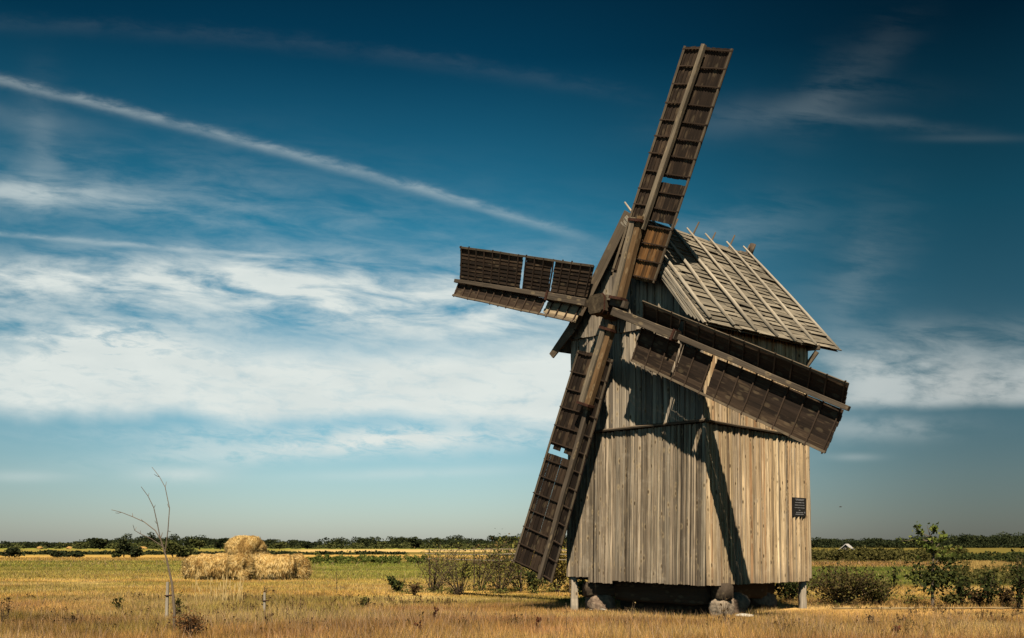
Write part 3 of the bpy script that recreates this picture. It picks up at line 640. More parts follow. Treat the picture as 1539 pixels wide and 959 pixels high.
# information plaque on the right wall
def make_plaque():
    c = on_plane(1201, 763, (HX + FL * .5 + .06, 0, 0), (1, 0, 0)); o = empty('plaque', ROOT + EX * c[0] + EY * c[1] + EZ * (c[2] - .25), YAW)
    tag(o, 'small black information plaque with faint grey lettering on the right mill wall', 'plaque')
    mb = MB(); mb.bar((0, 0, .03), (0, 0, .50), .70, .03, side=(0, 1, 0)); mb.build('panel', M['plaque'], o)
    mb = MB()
    for y in (-.17, .17): mb = MB(); mb.bar((-.004, y, -.06), (-.004, y, .06), .05, .02, side=(0, 1, 0)); mb.build('bracket', M['plaque'], o)
    r_ = random.Random(4)                # writing too small to read in the photograph: rows of short strokes
    for z, w in ((.46, .30), (.435, .26), (.375, .30), (.31, .32), (.245, .34), (.18, .06), (.125, .24), (.08, .28)):
        w *= 1.55; y = -w / 2; mb = MB()
        while y < w / 2:
            k = r_.uniform(.02, .07); mb.bar((.017, y, z), (.017, min(y + k, w / 2), z), r_.uniform(.012, .022), .003, side=(0, 0, 1)); y += k + r_.uniform(.006, .014)
        mb.build('lettering', M['letter'], o)
    mb = MB(); mb.bar((.017, .25, .13), (.017, .29, .13), .04, .003, side=(0, 0, 1)); mb.build('emblem', M['letter'], o)
make_plaque()

# ------------------------------------------------------------------ straw bales
M['straw'] = leafy('straw', [(0, (.22, .115, .03)), (.3, (.46, .285, .085)), (.65, (.70, .48, .18)), (1, (.86, .66, .33))], .12)
M['oldstraw'] = leafy('old_straw', [(0, (.10, .05, .014)), (.5, (.30, .17, .05)), (1, (.55, .36, .13))], .12)
M['bale'] = spotty('packed_straw', [(.32, (.06, .03, .01)), (.48, (.38, .22, .065)), (.75, (.66, .43, .15))], 5)
def bale(label, p, rad, length, rz, seed, slump=.0, tip=0.0, ns=5200):
    r_ = np.random.default_rng(seed); nu, nv = 44, 22
    root = tag(empty('straw_bale', p, rz), label, 'straw bale', 'straw bales heaped in the meadow')
    def surf(a, s):
        """angle a round the axis, s in -1..1 from face to face; beyond .62 it turns into the end face"""
        q = np.clip((np.abs(s) - .62) / .38, 0, 1) ** 1.6; x = np.sign(s) * length / 2 * np.minimum(1, np.abs(s) / .62); rr = rad * (1 - q)
        b = 1 + .15 * (fbm(a * 1.6 + seed * 3.1, s * 2.2 + 7, 3) - .5) * 2 + .05 * (fbm(a * 5 + seed, s * 6, 2) - .5) * 2
        rr = rr * b; edge = np.clip(1 - np.abs(np.abs(s) - .62) / .12, 0, 1); rr = rr * (1 - .16 * edge); x = x * (1 - .08 * edge) * (.94 + .12 * fbm(a * 1.5 + 3, s * 0 + seed, 2)) + np.sign(s) * .06 * (1 - q) * 0
        x = x + np.sign(s) * .16 * np.sin(np.pi * q) * rad
        y = np.cos(a) * rr; z = np.sin(a) * rr + rad
        w = slump * np.clip(1 - z / rad, 0, 1); y = y * (1 + w * .35); z = np.maximum(z, .02) * (1 - slump * .12)
        return np.stack([x, y, z], -1)
    A, S = np.meshgrid(np.linspace(0, 2 * np.pi, nu, endpoint=False), np.linspace(-1, 1, nv), indexing='ij')
    # wrap noise at the seam by using symmetric angle
    sym = lambda a: np.abs(((a + np.pi / 2) % (2 * np.pi)) - np.pi)
    def P(a, s):
        q = surf(sym(a), s); c = surf(sym(a), s); rr = np.hypot(c[..., 1], c[..., 2] - rad)
        return q if False else np.stack([c[..., 0], np.cos(a) * np.hypot(c[..., 1], c[..., 2] - rad) * (1 + slump * .3 * np.clip(-np.sin(a), 0, 1)), np.maximum(np.sin(a) * rr + rad * (1 - slump * .1), .01)], -1)
    v = P(A, S).reshape(-1, 3); f = []
    for i in range(nu):
        for j in range(nv - 1):
            f.append((i * nv + j, ((i + 1) % nu) * nv + j, ((i + 1) % nu) * nv + j + 1, i * nv + j + 1))
    mb = MB(); mb.raw(v, f); mb.build('bale_core', M['bale'], root, True)
    a = r_.uniform(0, 2 * np.pi, ns); s = r_.uniform(-1, 1, ns); c = P(a, s); c2 = P(a + .03, s); c3 = P(a, np.clip(s + .03, -1, 1))
    ta = c2 - c; ts = c3 - c; n = np.cross(ta, ts); nrm = lambda k: k / (np.linalg.norm(k, axis=1, keepdims=True) + 1e-9)
    ta, ts, n = nrm(ta), nrm(ts), nrm(n); ctr = np.stack([c[:, 0] * .5, c[:, 1] * 0, c[:, 2] * 0 + rad], -1); n = n * np.sign(((c - ctr) * n).sum(1))[:, None]
    th = r_.normal(0, .7, ns); d = ta * np.cos(th)[:, None] + ts * np.sin(th)[:, None] + n * r_.uniform(-.05, .22, ns)[:, None]; d[:, 2] -= .30; d = nrm(d)
    L = r_.uniform(.08, .30, ns)[:, None]; w = np.cross(d, n); w = nrm(w) * r_.uniform(.005, .013, ns)[:, None]; clump = fbm(a * 3.2 + seed, s * 3.5 + 2, 3)[:, None]; L = L * .62 * (.5 + 1.1 * clump); b = c + n * (.01 + .10 * np.maximum(clump - .45, 0))
    e = b + d * L + n * .015; droop = np.array((0, 0, -1.)) * (L ** 2) * 1.1; e = e + droop
    e[:, 2] = np.maximum(e[:, 2], .0); Q = np.stack([b - w, b + w, e + w * .4, e - w * .4], 1)
    old = fbm(a * 1.3 + seed * 2.7, s * 2.4 + 11, 3) + r_.normal(0, .05, ns) > .59
    cards('straw', Q[~old], M['straw'], root); cards('straw', Q[old], M['oldstraw'], root)
    return root
B = lambda u, y: ((u - U0) / F * y, y, -.02)
bale('round straw bale at the far left of the heap, facing sideways', B(297, 48.2), .58, 1.05, R(62), 1, .4)
bale('round straw bale left of centre in the front of the heap', B(322, 46.9), 0.64, 1.5, R(-12), 2, .4, ns=6500)
bale('round straw bale with a dark hollow in its end, front centre of the heap', B(361, 46.4), .62, 1.25, R(-62), 3, .5, ns=6500)
bale('wide slumped straw bale in front right of the heap', B(413, 46.8), .62, 1.65, R(8), 4, .4, ns=7000)
bale('straw bale at the far right end of the heap', B(447, 47.6), .60, .95, R(-70), 6, .3)
bale('single straw bale sitting on top of the heap', (B(370, 47.8)[0], 47.8, .62), .72, 1.5, R(-40), 5, 0, ns=9500)

# ------------------------------------------------------------------ plants
GREENS = {
 'dark':  [(0, (.022, .030, .010)), (.5, (.045, .058, .016)), (1, (.085, .095, .028))],
 'olive': [(0, (.050, .048, .014)), (.5, (.095, .088, .024)), (1, (.16, .14, .045))],
 'fresh': [(0, (.060, .085, .016)), (.5, (.11, .14, .028)), (1, (.19, .21, .055))],
 'yellow': [(0, (.10, .075, .018)), (.5, (.19, .145, .032)), (1, (.30, .22, .055))],
 'brown': [(0, (.055, .035, .016)), (.5, (.11, .070, .030)), (1, (.18, .115, .050))],
 'red':   [(0, (.07, .022, .012)), (1, (.16, .055, .028))],
 'mixed': [(0, (.050, .055, .016)), (.3, (.10, .12, .028)), (.5, (.13, .085, .032)), (.7, (.17, .185, .042)), (.88, (.25, .23, .06)), (1, (.22, .14, .055))],
 'darkmixed': [(0, (.035, .032, .012)), (.4, (.070, .062, .020)), (.7, (.10, .065, .027)), (1, (.14, .13, .036))],
 'rust': [(0, (.12, .055, .022)), (1, (.30, .15, .055))],
 'straw': [(0, (.40, .28, .11)), (1, (.68, .52, .25))]}
for k, v in GREENS.items(): M['leaf_' + k] = leafy(k + '_leaves', v, .25)
M['twig'] = wood('twigs', [(0, (.055, .038, .024)), (1, (.13, .09, .055))], .4, 0)
M['bark'] = wood('bark', [(0, (.11, .085, .06)), (1, (.17, .13, .095))], .6, .2)
def leaf_cards(c, size, r_, stretch=1.6, n_up=.3):
    n = len(c); d = r_.normal(0, 1, (n, 3)); d /= np.linalg.norm(d, axis=1, keepdims=True); s = r_.normal(0, 1, (n, 3)); s[:, 2] *= .6
    s -= d * (s * d).sum(1, keepdims=True); s /= np.linalg.norm(s, axis=1, keepdims=True) + 1e-9
    sz = size * (.45 + 1.3 * r_.random((n, 1)) ** 1.6); a = d * sz * stretch * .5; b = s * sz * .5
    return np.stack([c - a, c - a * .1 + b, c + a, c - a * .1 - b], 1)
def shrub(name, label, cat, p, h, w, leaf, stems=9, leaves=900, size=.05, low=.25, seed=1, group=None, spread=.8, twig_r=.012, fine=2, lean=(0, 0), crown_name='foliage', stem_name='stems', stem_mat='twig'):
    """branching stems that fan out from the root, leaves gathered round their upper part"""
    r_ = np.random.default_rng(seed); root = tag(empty(name, tuple(p)), label, cat, group); mb = MB(); anchors = []
    for i in range(stems):
        az = r_.uniform(0, 2 * np.pi); rad = w / 2 * spread * math.sqrt(r_.uniform(.02, 1)); hh = h * r_.uniform(.62, 1.0) * (1 - .25 * (rad / (w / 2 + 1e-6)) ** 2)
        tip = np.array((math.cos(az) * rad + lean[0] * h, math.sin(az) * rad + lean[1] * h, hh)); b0 = np.array((math.cos(az), math.sin(az), 0)) * w * .05 * r_.random()
        ts = np.linspace(0, 1, 6); pts = [b0 + (tip - b0) * np.array((t ** 1.25, t ** 1.25, t)) + r_.normal(0, .018 * h, 3) * t for t in ts]
        for q in pts: q[2] = max(q[2], -.02)
        mb.tube(pts, [twig_r * (1 - .8 * t) + .002 for t in ts], 5)
        for t, q in zip(ts, pts):
            if t > low: anchors.append(q)
        for j in range(fine):
            k = r_.integers(2, 5); st = pts[k]; d = r_.normal(0, 1, 3); d[2] = abs(d[2]) * .8 + .2; d /= np.linalg.norm(d); L = h * r_.uniform(.15, .35)
            e = st + d * L; mb.tube([st, st + d * L * .5 + r_.normal(0, .01 * h, 3), e], [twig_r * .5, twig_r * .35, .0015], 4); anchors += [e, st + d * L * .5]
    mb.build(stem_name, M[stem_mat], root)
    if leaves:
        an = np.array(anchors); c = an[r_.integers(0, len(an), leaves)] + r_.normal(0, 1, (leaves, 3)) * np.array((w * .075, w * .075, h * .06))
        c = c[c[:, 2] > .03]; cards(crown_name, leaf_cards(c, size, r_), M['leaf_' + leaf], root)
    return root
def at(u, v): p = ground_at(u, v); p[2] = -.04; return p
# row of half bare bushes left of the mill
row = 'row of sparse bushes left of the mill'
for i, (u, v, h, w, lf, st, lv, sz, lab) in enumerate((
    (598, 890, .62, .55, 'dark', 9, 420, .07, 'small dark leafy shrub at the left end of the bush row'),
    (622, 894, .50, .40, 'brown', 8, 200, .06, 'low brownish shrub second in the bush row'),
    (652, 888, 1.95, 2.5, 'mixed', 22, 950, .036, 'thin reddish brown bush leaning left, leftmost tall one of the row'),
    (690, 893, 1.75, 2.5, 'mixed', 22, 950, .036, 'open forked bush above the start of the long ground shadow'),
    (722, 887, 2.0, 2.0, 'brown', 18, 700, .036, 'sparse twiggy bush with brown leaf tops in mid row'),
    (752, 890, 1.75, 2.3, 'mixed', 20, 950, .036, 'sparse olive bush just left of the lowest sail'),
    (782, 888, 2.0, 1.9, 'mixed', 18, 1150, .055, 'yellowish bush standing straight behind the tip of the lowest sail'),
    (803, 890, .95, 1.1, 'dark', 12, 620, .06, 'low dark green bush under the tip of the lowest sail'),
    (838, 889, 1.95, 1.6, 'yellow', 20, 2200, .055, 'dense golden leaved bush between lowest sail and mill post'),
    (884, 903, .75, .75, 'fresh', 10, 520, .07, 'bright green bush seen under the left end of the mill'))):
    shrub('bush', lab, 'bush', at(u, v), h, w, lf, st, lv, sz, .45 if h > 1 else .15, 100 + i, row, 1.0, .013, fine=6, lean=((-.28, .05, .22, -.12, .3, 0., -.2, .1, .12, 0.)[i], 0))
# right hand side
rs = 'shrubs along the track right of the mill'
shrub('bush', 'broad brown green bush just right of the mill post', 'bush', at(1268, 909), 1.12, 2.3, 'darkmixed', 42, 4600, .040, .25, 201, None, 1.0, fine=4)
shrub('bush', 'rounded olive bush touching the right end of the broad brown bush', 'bush', at(1318, 909), .85, 1.25, 'olive', 24, 1700, .04, .2, 202, None, 1.0, fine=4)
shrub('bush', 'dark bush behind the right mill post, seen under the mill', 'bush', at(1185, 905), 1.0, 1.3, 'dark', 18, 1300, .05, .2, 203, None, 1.0, fine=3)
def sapling():
    r_ = np.random.default_rng(31); p = at(1402, 911); root = tag(empty('young_tree', tuple(p)), 'young tree with dark lower crown and thin leafy top, right of the mill', 'tree')
    mb = MB(); k = ground_at(1402, 911)[1] / F
    P = lambda u, v, y=0.0: np.array(((u - 1402) * k, y, (911 - v) * k))
    mb.tube([P(1402, 913), P(1401, 880), P(1402, 850), P(1404, 820), P(1397, 800), P(1393, 787)], [.045, .038, .03, .02, .012, .004], 7)
    br = [((1402, 850), (1416, 835), (1428, 820)), ((1404, 825), (1414, 812), (1418, 803)), ((1402, 832), (1388, 818), (1380, 812)), ((1400, 812), (1384, 808), (1359, 811)), ((1398, 803), (1405, 795), (1404, 788)),
          ((1398, 805), (1386, 798), (1381, 789)), ((1402, 860), (1422, 850), (1424, 838)), ((1401, 872), (1385, 862), (1380, 850)), ((1401, 868), (1416, 862), (1426, 862)), ((1401, 885), (1384, 878), (1378, 866)), ((1401, 880), (1418, 876), (1424, 868))]
    an = []
    for i, b in enumerate(br):
        y = r_.uniform(-.25, .25); pts = [P(*b[0]), P(*b[1], y * .6), P(*b[2], y)]; mb.tube(pts, [.018, .011, .004], 5)
        top = b[2][1] < 832; m = 30 if top else 60
        for q, s in ((pts[2], .05), (lerp(pts[1], pts[2], .5), .06), (pts[1], .05)): an.append(q + r_.normal(0, s if top else .15, (m // (2 if top else 1), 3)))
    for v, n, s in ((872, 150, .15), (862, 150, .15), (850, 90, .12), (884, 60, .12), (822, 70, .08), (808, 40, .06), (792, 30, .05)): an.append(P(1402, v) + r_.normal(0, 1, (n, 3)) * np.array((s, s, s * .6)))
    an = np.concatenate(an); lo = an[:, 2] < P(0, 835)[2]
    tr = mb.build('trunk', M['bark'], root)
    cards('crown', leaf_cards(an[lo], .055, r_), M['leaf_dark'], root); cards('crown', leaf_cards(an[~lo], .07, r_), M['leaf_fresh'], root)
sapling()
for i, (u, v, h, w, lf, lab) in enumerate((
    (1445, 911, .95, .55, 'dark', 'narrow dark shrub next right of the young tree'),
    (1487, 912, 1.0, .62, 'dark', 'pointed dark green shrub between two narrow ones by the track'),
    (1531, 914, 1.45, .75, 'dark', 'tall dark shrub at the right edge of the picture'),
    (1512, 910, .55, .60, 'brown', 'low brown scrub beside the tall shrub at the right edge'),
    (1466, 911, .50, .55, 'brown', 'low brown scrub between the narrow dark shrubs'),
    (1430, 911, .42, .50, 'olive', 'low olive scrub at the foot of the young tree'))):
    shrub('shrub', lab, 'shrub', at(u, v), h, w, lf, 10, 620, .05, .12, 240 + i, rs, fine=4)
shrub('shrub', 'thin upright green shrub alone in the green strip right of the mill', 'shrub', at(1343, 884), .95, .22, 'dark', 4, 160, .06, .1, 260)
# foreground seedlings and weeds
sd = 'small plants in the foreground grass'
for i, (u, v, h, w, lf, st, lv, sz, lab) in enumerate((
    (176, 918, .42, .28, 'olive', 3, 110, .045, 'stunted seedling with bare forked stems in the left foreground'),
    (12, 936, .72, .12, 'brown', 2, 60, .03, 'tall dark weed stalk near the left edge'),
    (3, 938, .50, .16, 'brown', 3, 50, .03, 'short brown weed at the left border of the picture'),
    (506, 893, .95, .10, 'brown', 2, 20, .03, 'thin leafless stem right of the straw heap'),
    (547, 915, .45, .30, 'olive', 5, 90, .045, 'small brownish seedling right of the straw heap'),
    (270, 930, .60, .30, 'olive', 5, 110, .045, 'little leafy sucker right of the bare sapling'),
    (400, 946, .55, .10, 'brown', 2, 30, .03, 'dry weed stalk in front of the short stake'),
    (655, 938, .42, .10, 'red', 2, 70, .03, 'dark red seed head of dock below the left bushes'),
    (632, 955, .30, .10, 'red', 1, 50, .03, 'low dark red dock at the bottom edge'),
    (806, 950, .30, .08, 'red', 1, 50, .03, 'dark red dock stalk in front of the lowest sail'),
    (1347, 956, .30, .14, 'red', 3, 70, .03, 'pair of dark dock heads at the bottom right'),
    (1308, 942, .30, .3, 'brown', 6, 60, .03, 'flat dark tuft of weed in grass right of the mill'),
    (852, 958, .75, .06, 'brown', 1, 10, .02, 'thin bare stalk in front of the left mill post'),
    (1090, 940, .70, .35, 'brown', 4, 26, .035, 'thin forked weed in front of the near corner stone'),
    (950, 925, .42, .25, 'straw', 3, 30, .02, 'pale curved stalk in front of the dark trestle'),
    (105, 938, .22, .5, 'brown', 9, 160, .03, 'low dark patch of weed in the left foreground'))):
    shrub('weed', lab, 'weed', at(u, v), h, w, lf, st, lv, sz, .45 if st < 4 else .2, 300 + i, sd, .7, .006, 2)
shrub('bush', 'feathery rust brown bush at the foot of the bare sapling', 'bush', at(284, 962), .58, .62, 'rust', 34, 1300, .022, .3, 340, None, .95, .005, 5)
def weeds():
    """dead stalks and rank tufts too many to count"""
    r_ = np.random.default_rng(55); Q = []
    for i in range(420):
        D = r_.uniform(17, 30); x = r_.uniform(-.54, .54) * D
        if float(fbm(np.array(x / 3 + 2), np.array(D / 3 + 8), 3)) < .46 or (0 < x < 8 and 20 < D < 27): continue
        k = r_.integers(5, 16); h = r_.uniform(.10, .26); w = r_.uniform(.05, .28); b = np.stack([r_.normal(0, w, k) + x, r_.normal(0, w, k) + D, np.full(k, -.03)], -1)
        e = b + np.stack([r_.normal(0, .05, k), r_.normal(0, .05, k), h * r_.uniform(.6, 1.3, k)], -1); s_ = np.zeros((k, 3)); s_[:, 0] = .005
        Q.append(np.stack([b - s_, b + s_, e + s_ * .6, e - s_ * .6], 1)); c = e[r_.integers(0, k, k * 3)] - np.array((0, 0, 1.)) * r_.uniform(0, .10, (k * 3, 1)); Q.append(leaf_cards(c + r_.normal(0, .012, c.shape), .026, r_))
    o = cards('dead_weeds', np.concatenate(Q), leafy('dead_weeds', [(0, (.055, .032, .014)), (.5, (.13, .075, .032)), (.8, (.12, .10, .03)), (1, (.28, .16, .09))], .2)); tag(o, 'scattered dead brown weed stalks in the meadow', 'weeds', None, 'stuff')
weeds()
# leafless sapling with its stake
def bare_sapling():
    D = 18.6; k = D / F; p = np.array(((262 - U0) * k, D, -.03)); z0 = V0 + EYE / k
    root = tag(empty('bare_sapling', tuple(p)), 'leafless sapling with three long whippy branches in the left foreground', 'sapling')
    P = lambda u, v, y=0.0: np.array(((u - 262) * k, y, (z0 - v) * k))
    mb = MB(); mb.tube([P(262, z0 + 1), P(262, 915), P(258.5, 875), P(250, 836), P(241, 807)], [.034, .028, .022, .017, .013], 8); tr = mb.build('trunk', M['bark'], root)
    for b in ([(241, 808), (232, 795), (214, 782), (195, 774), (176, 767), (159.5, 763)], [(241, 808), (238, 785), (234, 761), (227, 744), (218, 730)],
              [(248, 828), (251, 795), (252, 761), (244, 729), (234, 713), (221, 698)], [(246, 820), (228, 807), (214, 800), (207, 795), (206, 787)], [(241, 807), (243, 798)]):
        n = len(b); mb = MB(); mb.tube([P(u, v, .05 * i * (-1) ** n) for i, (u, v) in enumerate(b)], list(np.linspace(.010, .0045, n)), 6); r9 = np.random.default_rng(n)
        for q0, q1 in zip(b[1:-1], b[2:]):
            a_ = P(*q0); d_ = P(*q1) - a_; d_ = d_ / np.linalg.norm(d_) + r9.normal(0, .7, 3); d_ = d_ / np.linalg.norm(d_); L_ = r9.uniform(.04, .14); a_ = a_ + np.array((0, .05 * b.index(q0) * (-1) ** n, 0))
            mb.tube([a_, a_ + d_ * L_ * .5, a_ + d_ * L_ + (0, 0, .02)], [.006, .005, .003], 4)
        mb.build('branch', M['bark'], tr)
bare_sapling()
def stake(label, u, v, h, r, tie, lean=0.0):
    p = at(u, v); o = tag(empty('stake', tuple(p)), label, 'stake'); mb = MB(); mb.tube([(0, 0, -.1), (lean * .5, 0, h * .5), (lean, 0, h)], [r, r, r * .95], 9); mb.build('post', M['slab'] if False else M['pole'], o)
    mb = MB(); mb.tube([(lean * .7 + math.cos(a) * r * 1.35 + (.06 if abs(a) < .5 else 0), math.sin(a) * r * 1.35, h * tie) for a in np.linspace(0, 2 * math.pi, 12)], .014, 5); mb.build('tie', M['iron'], o)
stake('pale wooden stake tied to the leafless sapling', 250, 932, .86, .036, .66, .03)
stake('short grey stake beside a weed right of the straw heap', 397, 919, .50, .032, .60, .01)
for i, lab in enumerate(('stunted leafy twig standing beside the short grey stake',)):
    shrub('weed', lab, 'weed', at(396, 917), .75, .16, 'brown', 3, 60, .035, .3, 350)
# tall pale grass in front of the heap
r_ = np.random.default_rng(77); n = 46; p = at(338, 906); bl = []
for i in range(n):
    b = np.array((r_.normal(0, .30), r_.normal(0, .25), 0)); h = r_.uniform(.45, .85); e = b + np.array((r_.normal(0, .08), r_.normal(0, .08), h)); w = np.array((.006, 0, 0)); m = (b + e) / 2 + (0, 0, .03)
    bl += [[b - w, b + w, m + w, m - w], [m - w, m + w, e + w * .5, e - w * .5], [e - (0, 0, .12) - w * 2, e - (0, 0, .12) + w * 2, e + w, e - w]]
o = cards('grass_tuft', bl, M['leaf_straw']); o.location = p; tag(o, 'tall pale grass tuft standing in front of the straw heap', 'grass tuft')

# ------------------------------------------------------------------ pole fence behind the bushes
def rail_fence():
    a = np.array((-3.0, 36.0, 0)); b = np.array((3.6, 33.0, 0)); n = 5
    o = tag(empty('rail_fence', tuple(a)), 'grey pole fence with three thin rails behind the sparse bushes left of the mill', 'fence'); d = b - a
    for i in range(n):
        q = d * i / (n - 1); mb = MB(); mb.tube([q + (0, 0, -.1), q + (.02, 0, .8), q + (0, 0, 1.55)], [.026, .024, .02], 6); mb.build('post', M['twig'], o)
    for z in (1.46, 1.30, 1.10):
        mb = MB(); mb.tube([d * t + np.array((0, -.07, z + .02 * math.sin(9 * t + z * 7))) for t in np.linspace(-.02, 1.02, 10)], .015, 6); mb.build('rail', M['gable'], o)
rail_fence()

# ------------------------------------------------------------------ far trees, hedges, huts
M['far_dark'] = leafy('far_dark_foliage', [(0, (.014, .022, .010)), (.6, (.030, .040, .016)), (1, (.060, .066, .024))], .15)
M['far_light'] = leafy('far_light_foliage', [(0, (.04, .05, .016)), (.6, (.08, .09, .026)), (1, (.13, .13, .045))], .15)
def crown_points(r_, h, w, n, base=.15, lobes=9):
    """leaf clump centres spread through several unequal lobes, ragged at the rim"""
    out = []
    for i in range(lobes):
        a = r_.uniform(0, 2 * np.pi); q = r_.uniform(0, .30) * w; z = h * r_.uniform(base + .16, .80); s = np.array((w * r_.uniform(.14, .24), w * r_.uniform(.14, .24), h * r_.uniform(.10, .18)))
        d = r_.normal(0, 1, (n // lobes, 3)); d /= np.linalg.norm(d, axis=1, keepdims=True); d *= r_.uniform(.55, 1.12, (len(d), 1))
        out.append(d * s + np.array((math.cos(a) * q, math.sin(a) * q, z)))
    c = np.concatenate(out); return c[c[:, 2] > max(0, h * base * .5)]
def tree(label, u, D, h, w, leaf, seed, group='single trees at the far edge of the fields', name='tree', n=900, base=.1, size=None):
    r_ = np.random.default_rng(seed); x = (u - U0) / F * D; o = tag(empty(name, (x, D, -.05)), label, 'tree', group)
    mb = MB(); mb.tube([(0, 0, 0), (.02 * w, 0, h * .3), (0, .02 * w, h * .65)], [w * .035, w * .026, w * .008], 7)
    for k in range(5):
        a = r_.uniform(0, 6.28); z = h * r_.uniform(.22, .5); mb.tube([(0, 0, z), (math.cos(a) * w * .15, math.sin(a) * w * .15, z + h * .12), (math.cos(a) * w * .28, math.sin(a) * w * .28, z + h * .22)], [w * .014, w * .01, w * .003], 5)
    mb.build('trunk', M['bark'], o); cards('crown', leaf_cards(crown_points(r_, h, w, n, base), size or w * .07, r_, 1.3), M[leaf], o)
def top(v, D): return (V0 - v) / F * D + EYE
for i, (u, v, D, w, lf, lab) in enumerate((
    (150, 807, 420, 11.5, 'far_dark', 'big round dark tree standing alone far left of the straw heap'),
    (188, 811, 380, 6.5, 'far_light', 'paler rounded tree right of the big round dark one'),
    (88, 814, 520, 5, 'far_dark', 'small pointed tree left of the big round one'),
    (72, 815, 540, 4, 'far_dark', 'smallest of the far trees at the left horizon'),
    (40, 816, 540, 4, 'far_dark', 'small far tree near the left edge of the horizon'),
    (300, 809, 400, 9, 'far_light', 'light green tree just left of the top straw bale'),
    (331, 806, 400, 8, 'far_dark', 'tall dark tree rising directly behind the left of the top bale'),
    (420, 815, 420, 6, 'far_light', 'low light tree right of the top straw bale'),
    (462, 813, 460, 7, 'far_dark', 'dark tree above the right end of the straw heap'),
    (576, 812, 480, 6, 'far_light', 'pointed light tree on the horizon above the small bushes'),
    (624, 806, 480, 9, 'far_dark', 'tallest dark tree on the horizon left of the mill'),
    (655, 809, 500, 8, 'far_dark', 'dark tree right of the tallest one on the horizon'),
    (690, 813, 430, 6, 'far_light', 'light tree on the horizon above the sparse bush row'),
    (773, 804, 330, 6, 'far_dark', 'dark tree top beside the left edge of the lowest sail'),
    (1387, 812, 600, 8, 'far_dark', 'far tree behind the top of the young tree right of the mill'),
    (1470, 815, 600, 7, 'far_dark', 'dark pointed tree on the right horizon'),
    (1535, 814, 560, 12, 'far_dark', 'dark far tree at the right edge of the horizon'))):
    tree(lab, u, D, top(v, D), w, lf, 400 + i)
# bushes standing in the left fields
for i, (u, v, h, w, lf, lab) in enumerate((
    (14, 838, 1.2, 3.6, 'far_dark', 'low dark bush at the left edge of the far field'),
    (82, 838, 1.1, 6.5, 'far_dark', 'wide low hedge bush second from the left edge'),
    (118, 838, .9, 2.0, 'far_dark', 'small low bush between wide hedge bush and tall dark one'),
    (178, 838, 1.35, 1.6, 'far_light', 'small grey green bush in the far field'),
    (186, 838, 2.6, 2.4, 'far_dark', 'upright dark bush in front of the paler rounded tree'),
    (203, 838, 1.5, 3.0, 'far_dark', 'low dark bush right of the upright one'),
    (260, 838, 2.2, 4.4, 'far_light', 'leafy light green bush behind the leafless sapling'),
    (279, 838, 1.6, 3.2, 'far_light', 'low light green bush left of the straw heap'))):
    p = ground_at(u, v); r_ = np.random.default_rng(500 + i); o = tag(empty('bush', tuple(p)), lab, 'bush', 'bushes in the far left fields')
    mb = MB()
    for k in range(6): a = r_.uniform(0, 6.28); mb.tube([(0, 0, 0), (math.cos(a) * w * .2, math.sin(a) * w * .2, h * .7)], [.04, .01], 5)
    mb.build('stems', M['twig'], o); cards('foliage', leaf_cards(crown_points(r_, h * 1.12, w * 1.15, 900, .0, 11), .22, r_, 1.3), M[lf], o)
def mass(name, label, mats, u0, u1, D0, D1, hf, wr, count, per, size, seed, base=.0):
    """far vegetation that reads as one mass"""
    r_ = np.random.default_rng(seed); parts = []; ph = r_.uniform(0, 50)
    for i in range(count):
        D = r_.uniform(D0, D1); u = r_.uniform(u0, u1); h = hf(u, r_) * (.72 + .56 * float(fbm(np.array(u / 16 + ph), np.array(ph), 3))) * (1.3 if r_.random() < .06 else 1); w = r_.uniform(*wr); x = (u - U0) / F * D
        parts.append(leaf_cards(crown_points(r_, h, w, per, base, 6) + np.array((x, D, -.1)), size, r_, 1.3))
    o = cards(name, np.concatenate(parts), M[mats]); tag(o, label, 'woodland', None, 'stuff'); return o
def lf_h(u, r_): return r_.uniform(5.2, 7.8) * (1.25 if 170 < u < 345 else (1.35 if u > 735 else (.62 if u < 120 else (1.12 if 580 < u < 700 else .9))))
mass('forest', 'dark wood along the left horizon behind the fields', 'far_dark', -40, 860, 600, 760, lf_h, (10, 20), 420, 330, .66, 601, -.14)
mass('forest', 'dark wood along the right horizon behind the orchard strip', 'far_dark', 1190, 1600, 640, 800, lambda u, r_: r_.uniform(6.3, 8.2) * (1 + .5 * max(0, u - 1380) / 160), (11, 22), 240, 330, .70, 602, -.14)
for k_, (a_, b_, l_) in enumerate(((-480, -40, 'dark wood going on beyond the left edge of the fields'), (860, 1190, 'dark wood far behind the mill body'), (1600, 2050, 'dark wood going on beyond the right edge of the fields'))):
    mass('forest', l_, 'far_dark', a_, b_, 600, 760, lambda u, r_: r_.uniform(4.5, 7.5), (11, 20), 150, 150, .9, 620 + k_, -.14)
mass('scrub', 'lighter scrub at the foot of the left wood', 'far_light', -30, 820, 470, 560, lambda u, r_: r_.uniform(1.5, 4.2), (6, 12), 150, 130, .6, 603, -.12)
mass('reed_hedge', 'strip of dark green reeds right of the straw heap', 'leaf_fresh', 468, 640, 88, 94, lambda u, r_: r_.uniform(.75, 1.05), (1.0, 1.8), 60, 160, .10, 604)
mass('reed_bank', 'dark low reed line across the far left field', 'far_dark', -40, 600, 175, 185, lambda u, r_: r_.uniform(.5, .9), (3, 6), 150, 70, .3, 605)
mass('orchard_strip', 'brown green strip of young orchard bushes right of the mill', 'leaf_olive', 1195, 1445, 98, 150, lambda u, r_: r_.uniform(1.0, 1.75), (1.2, 2.4), 260, 120, .16, 606)
mass('scrub', 'dark scrub behind the tan grass mound at the right', 'leaf_dark', 1400, 1600, 90, 130, lambda u, r_: r_.uniform(.5, 1.3), (1.4, 2.6), 90, 110, .16, 607)
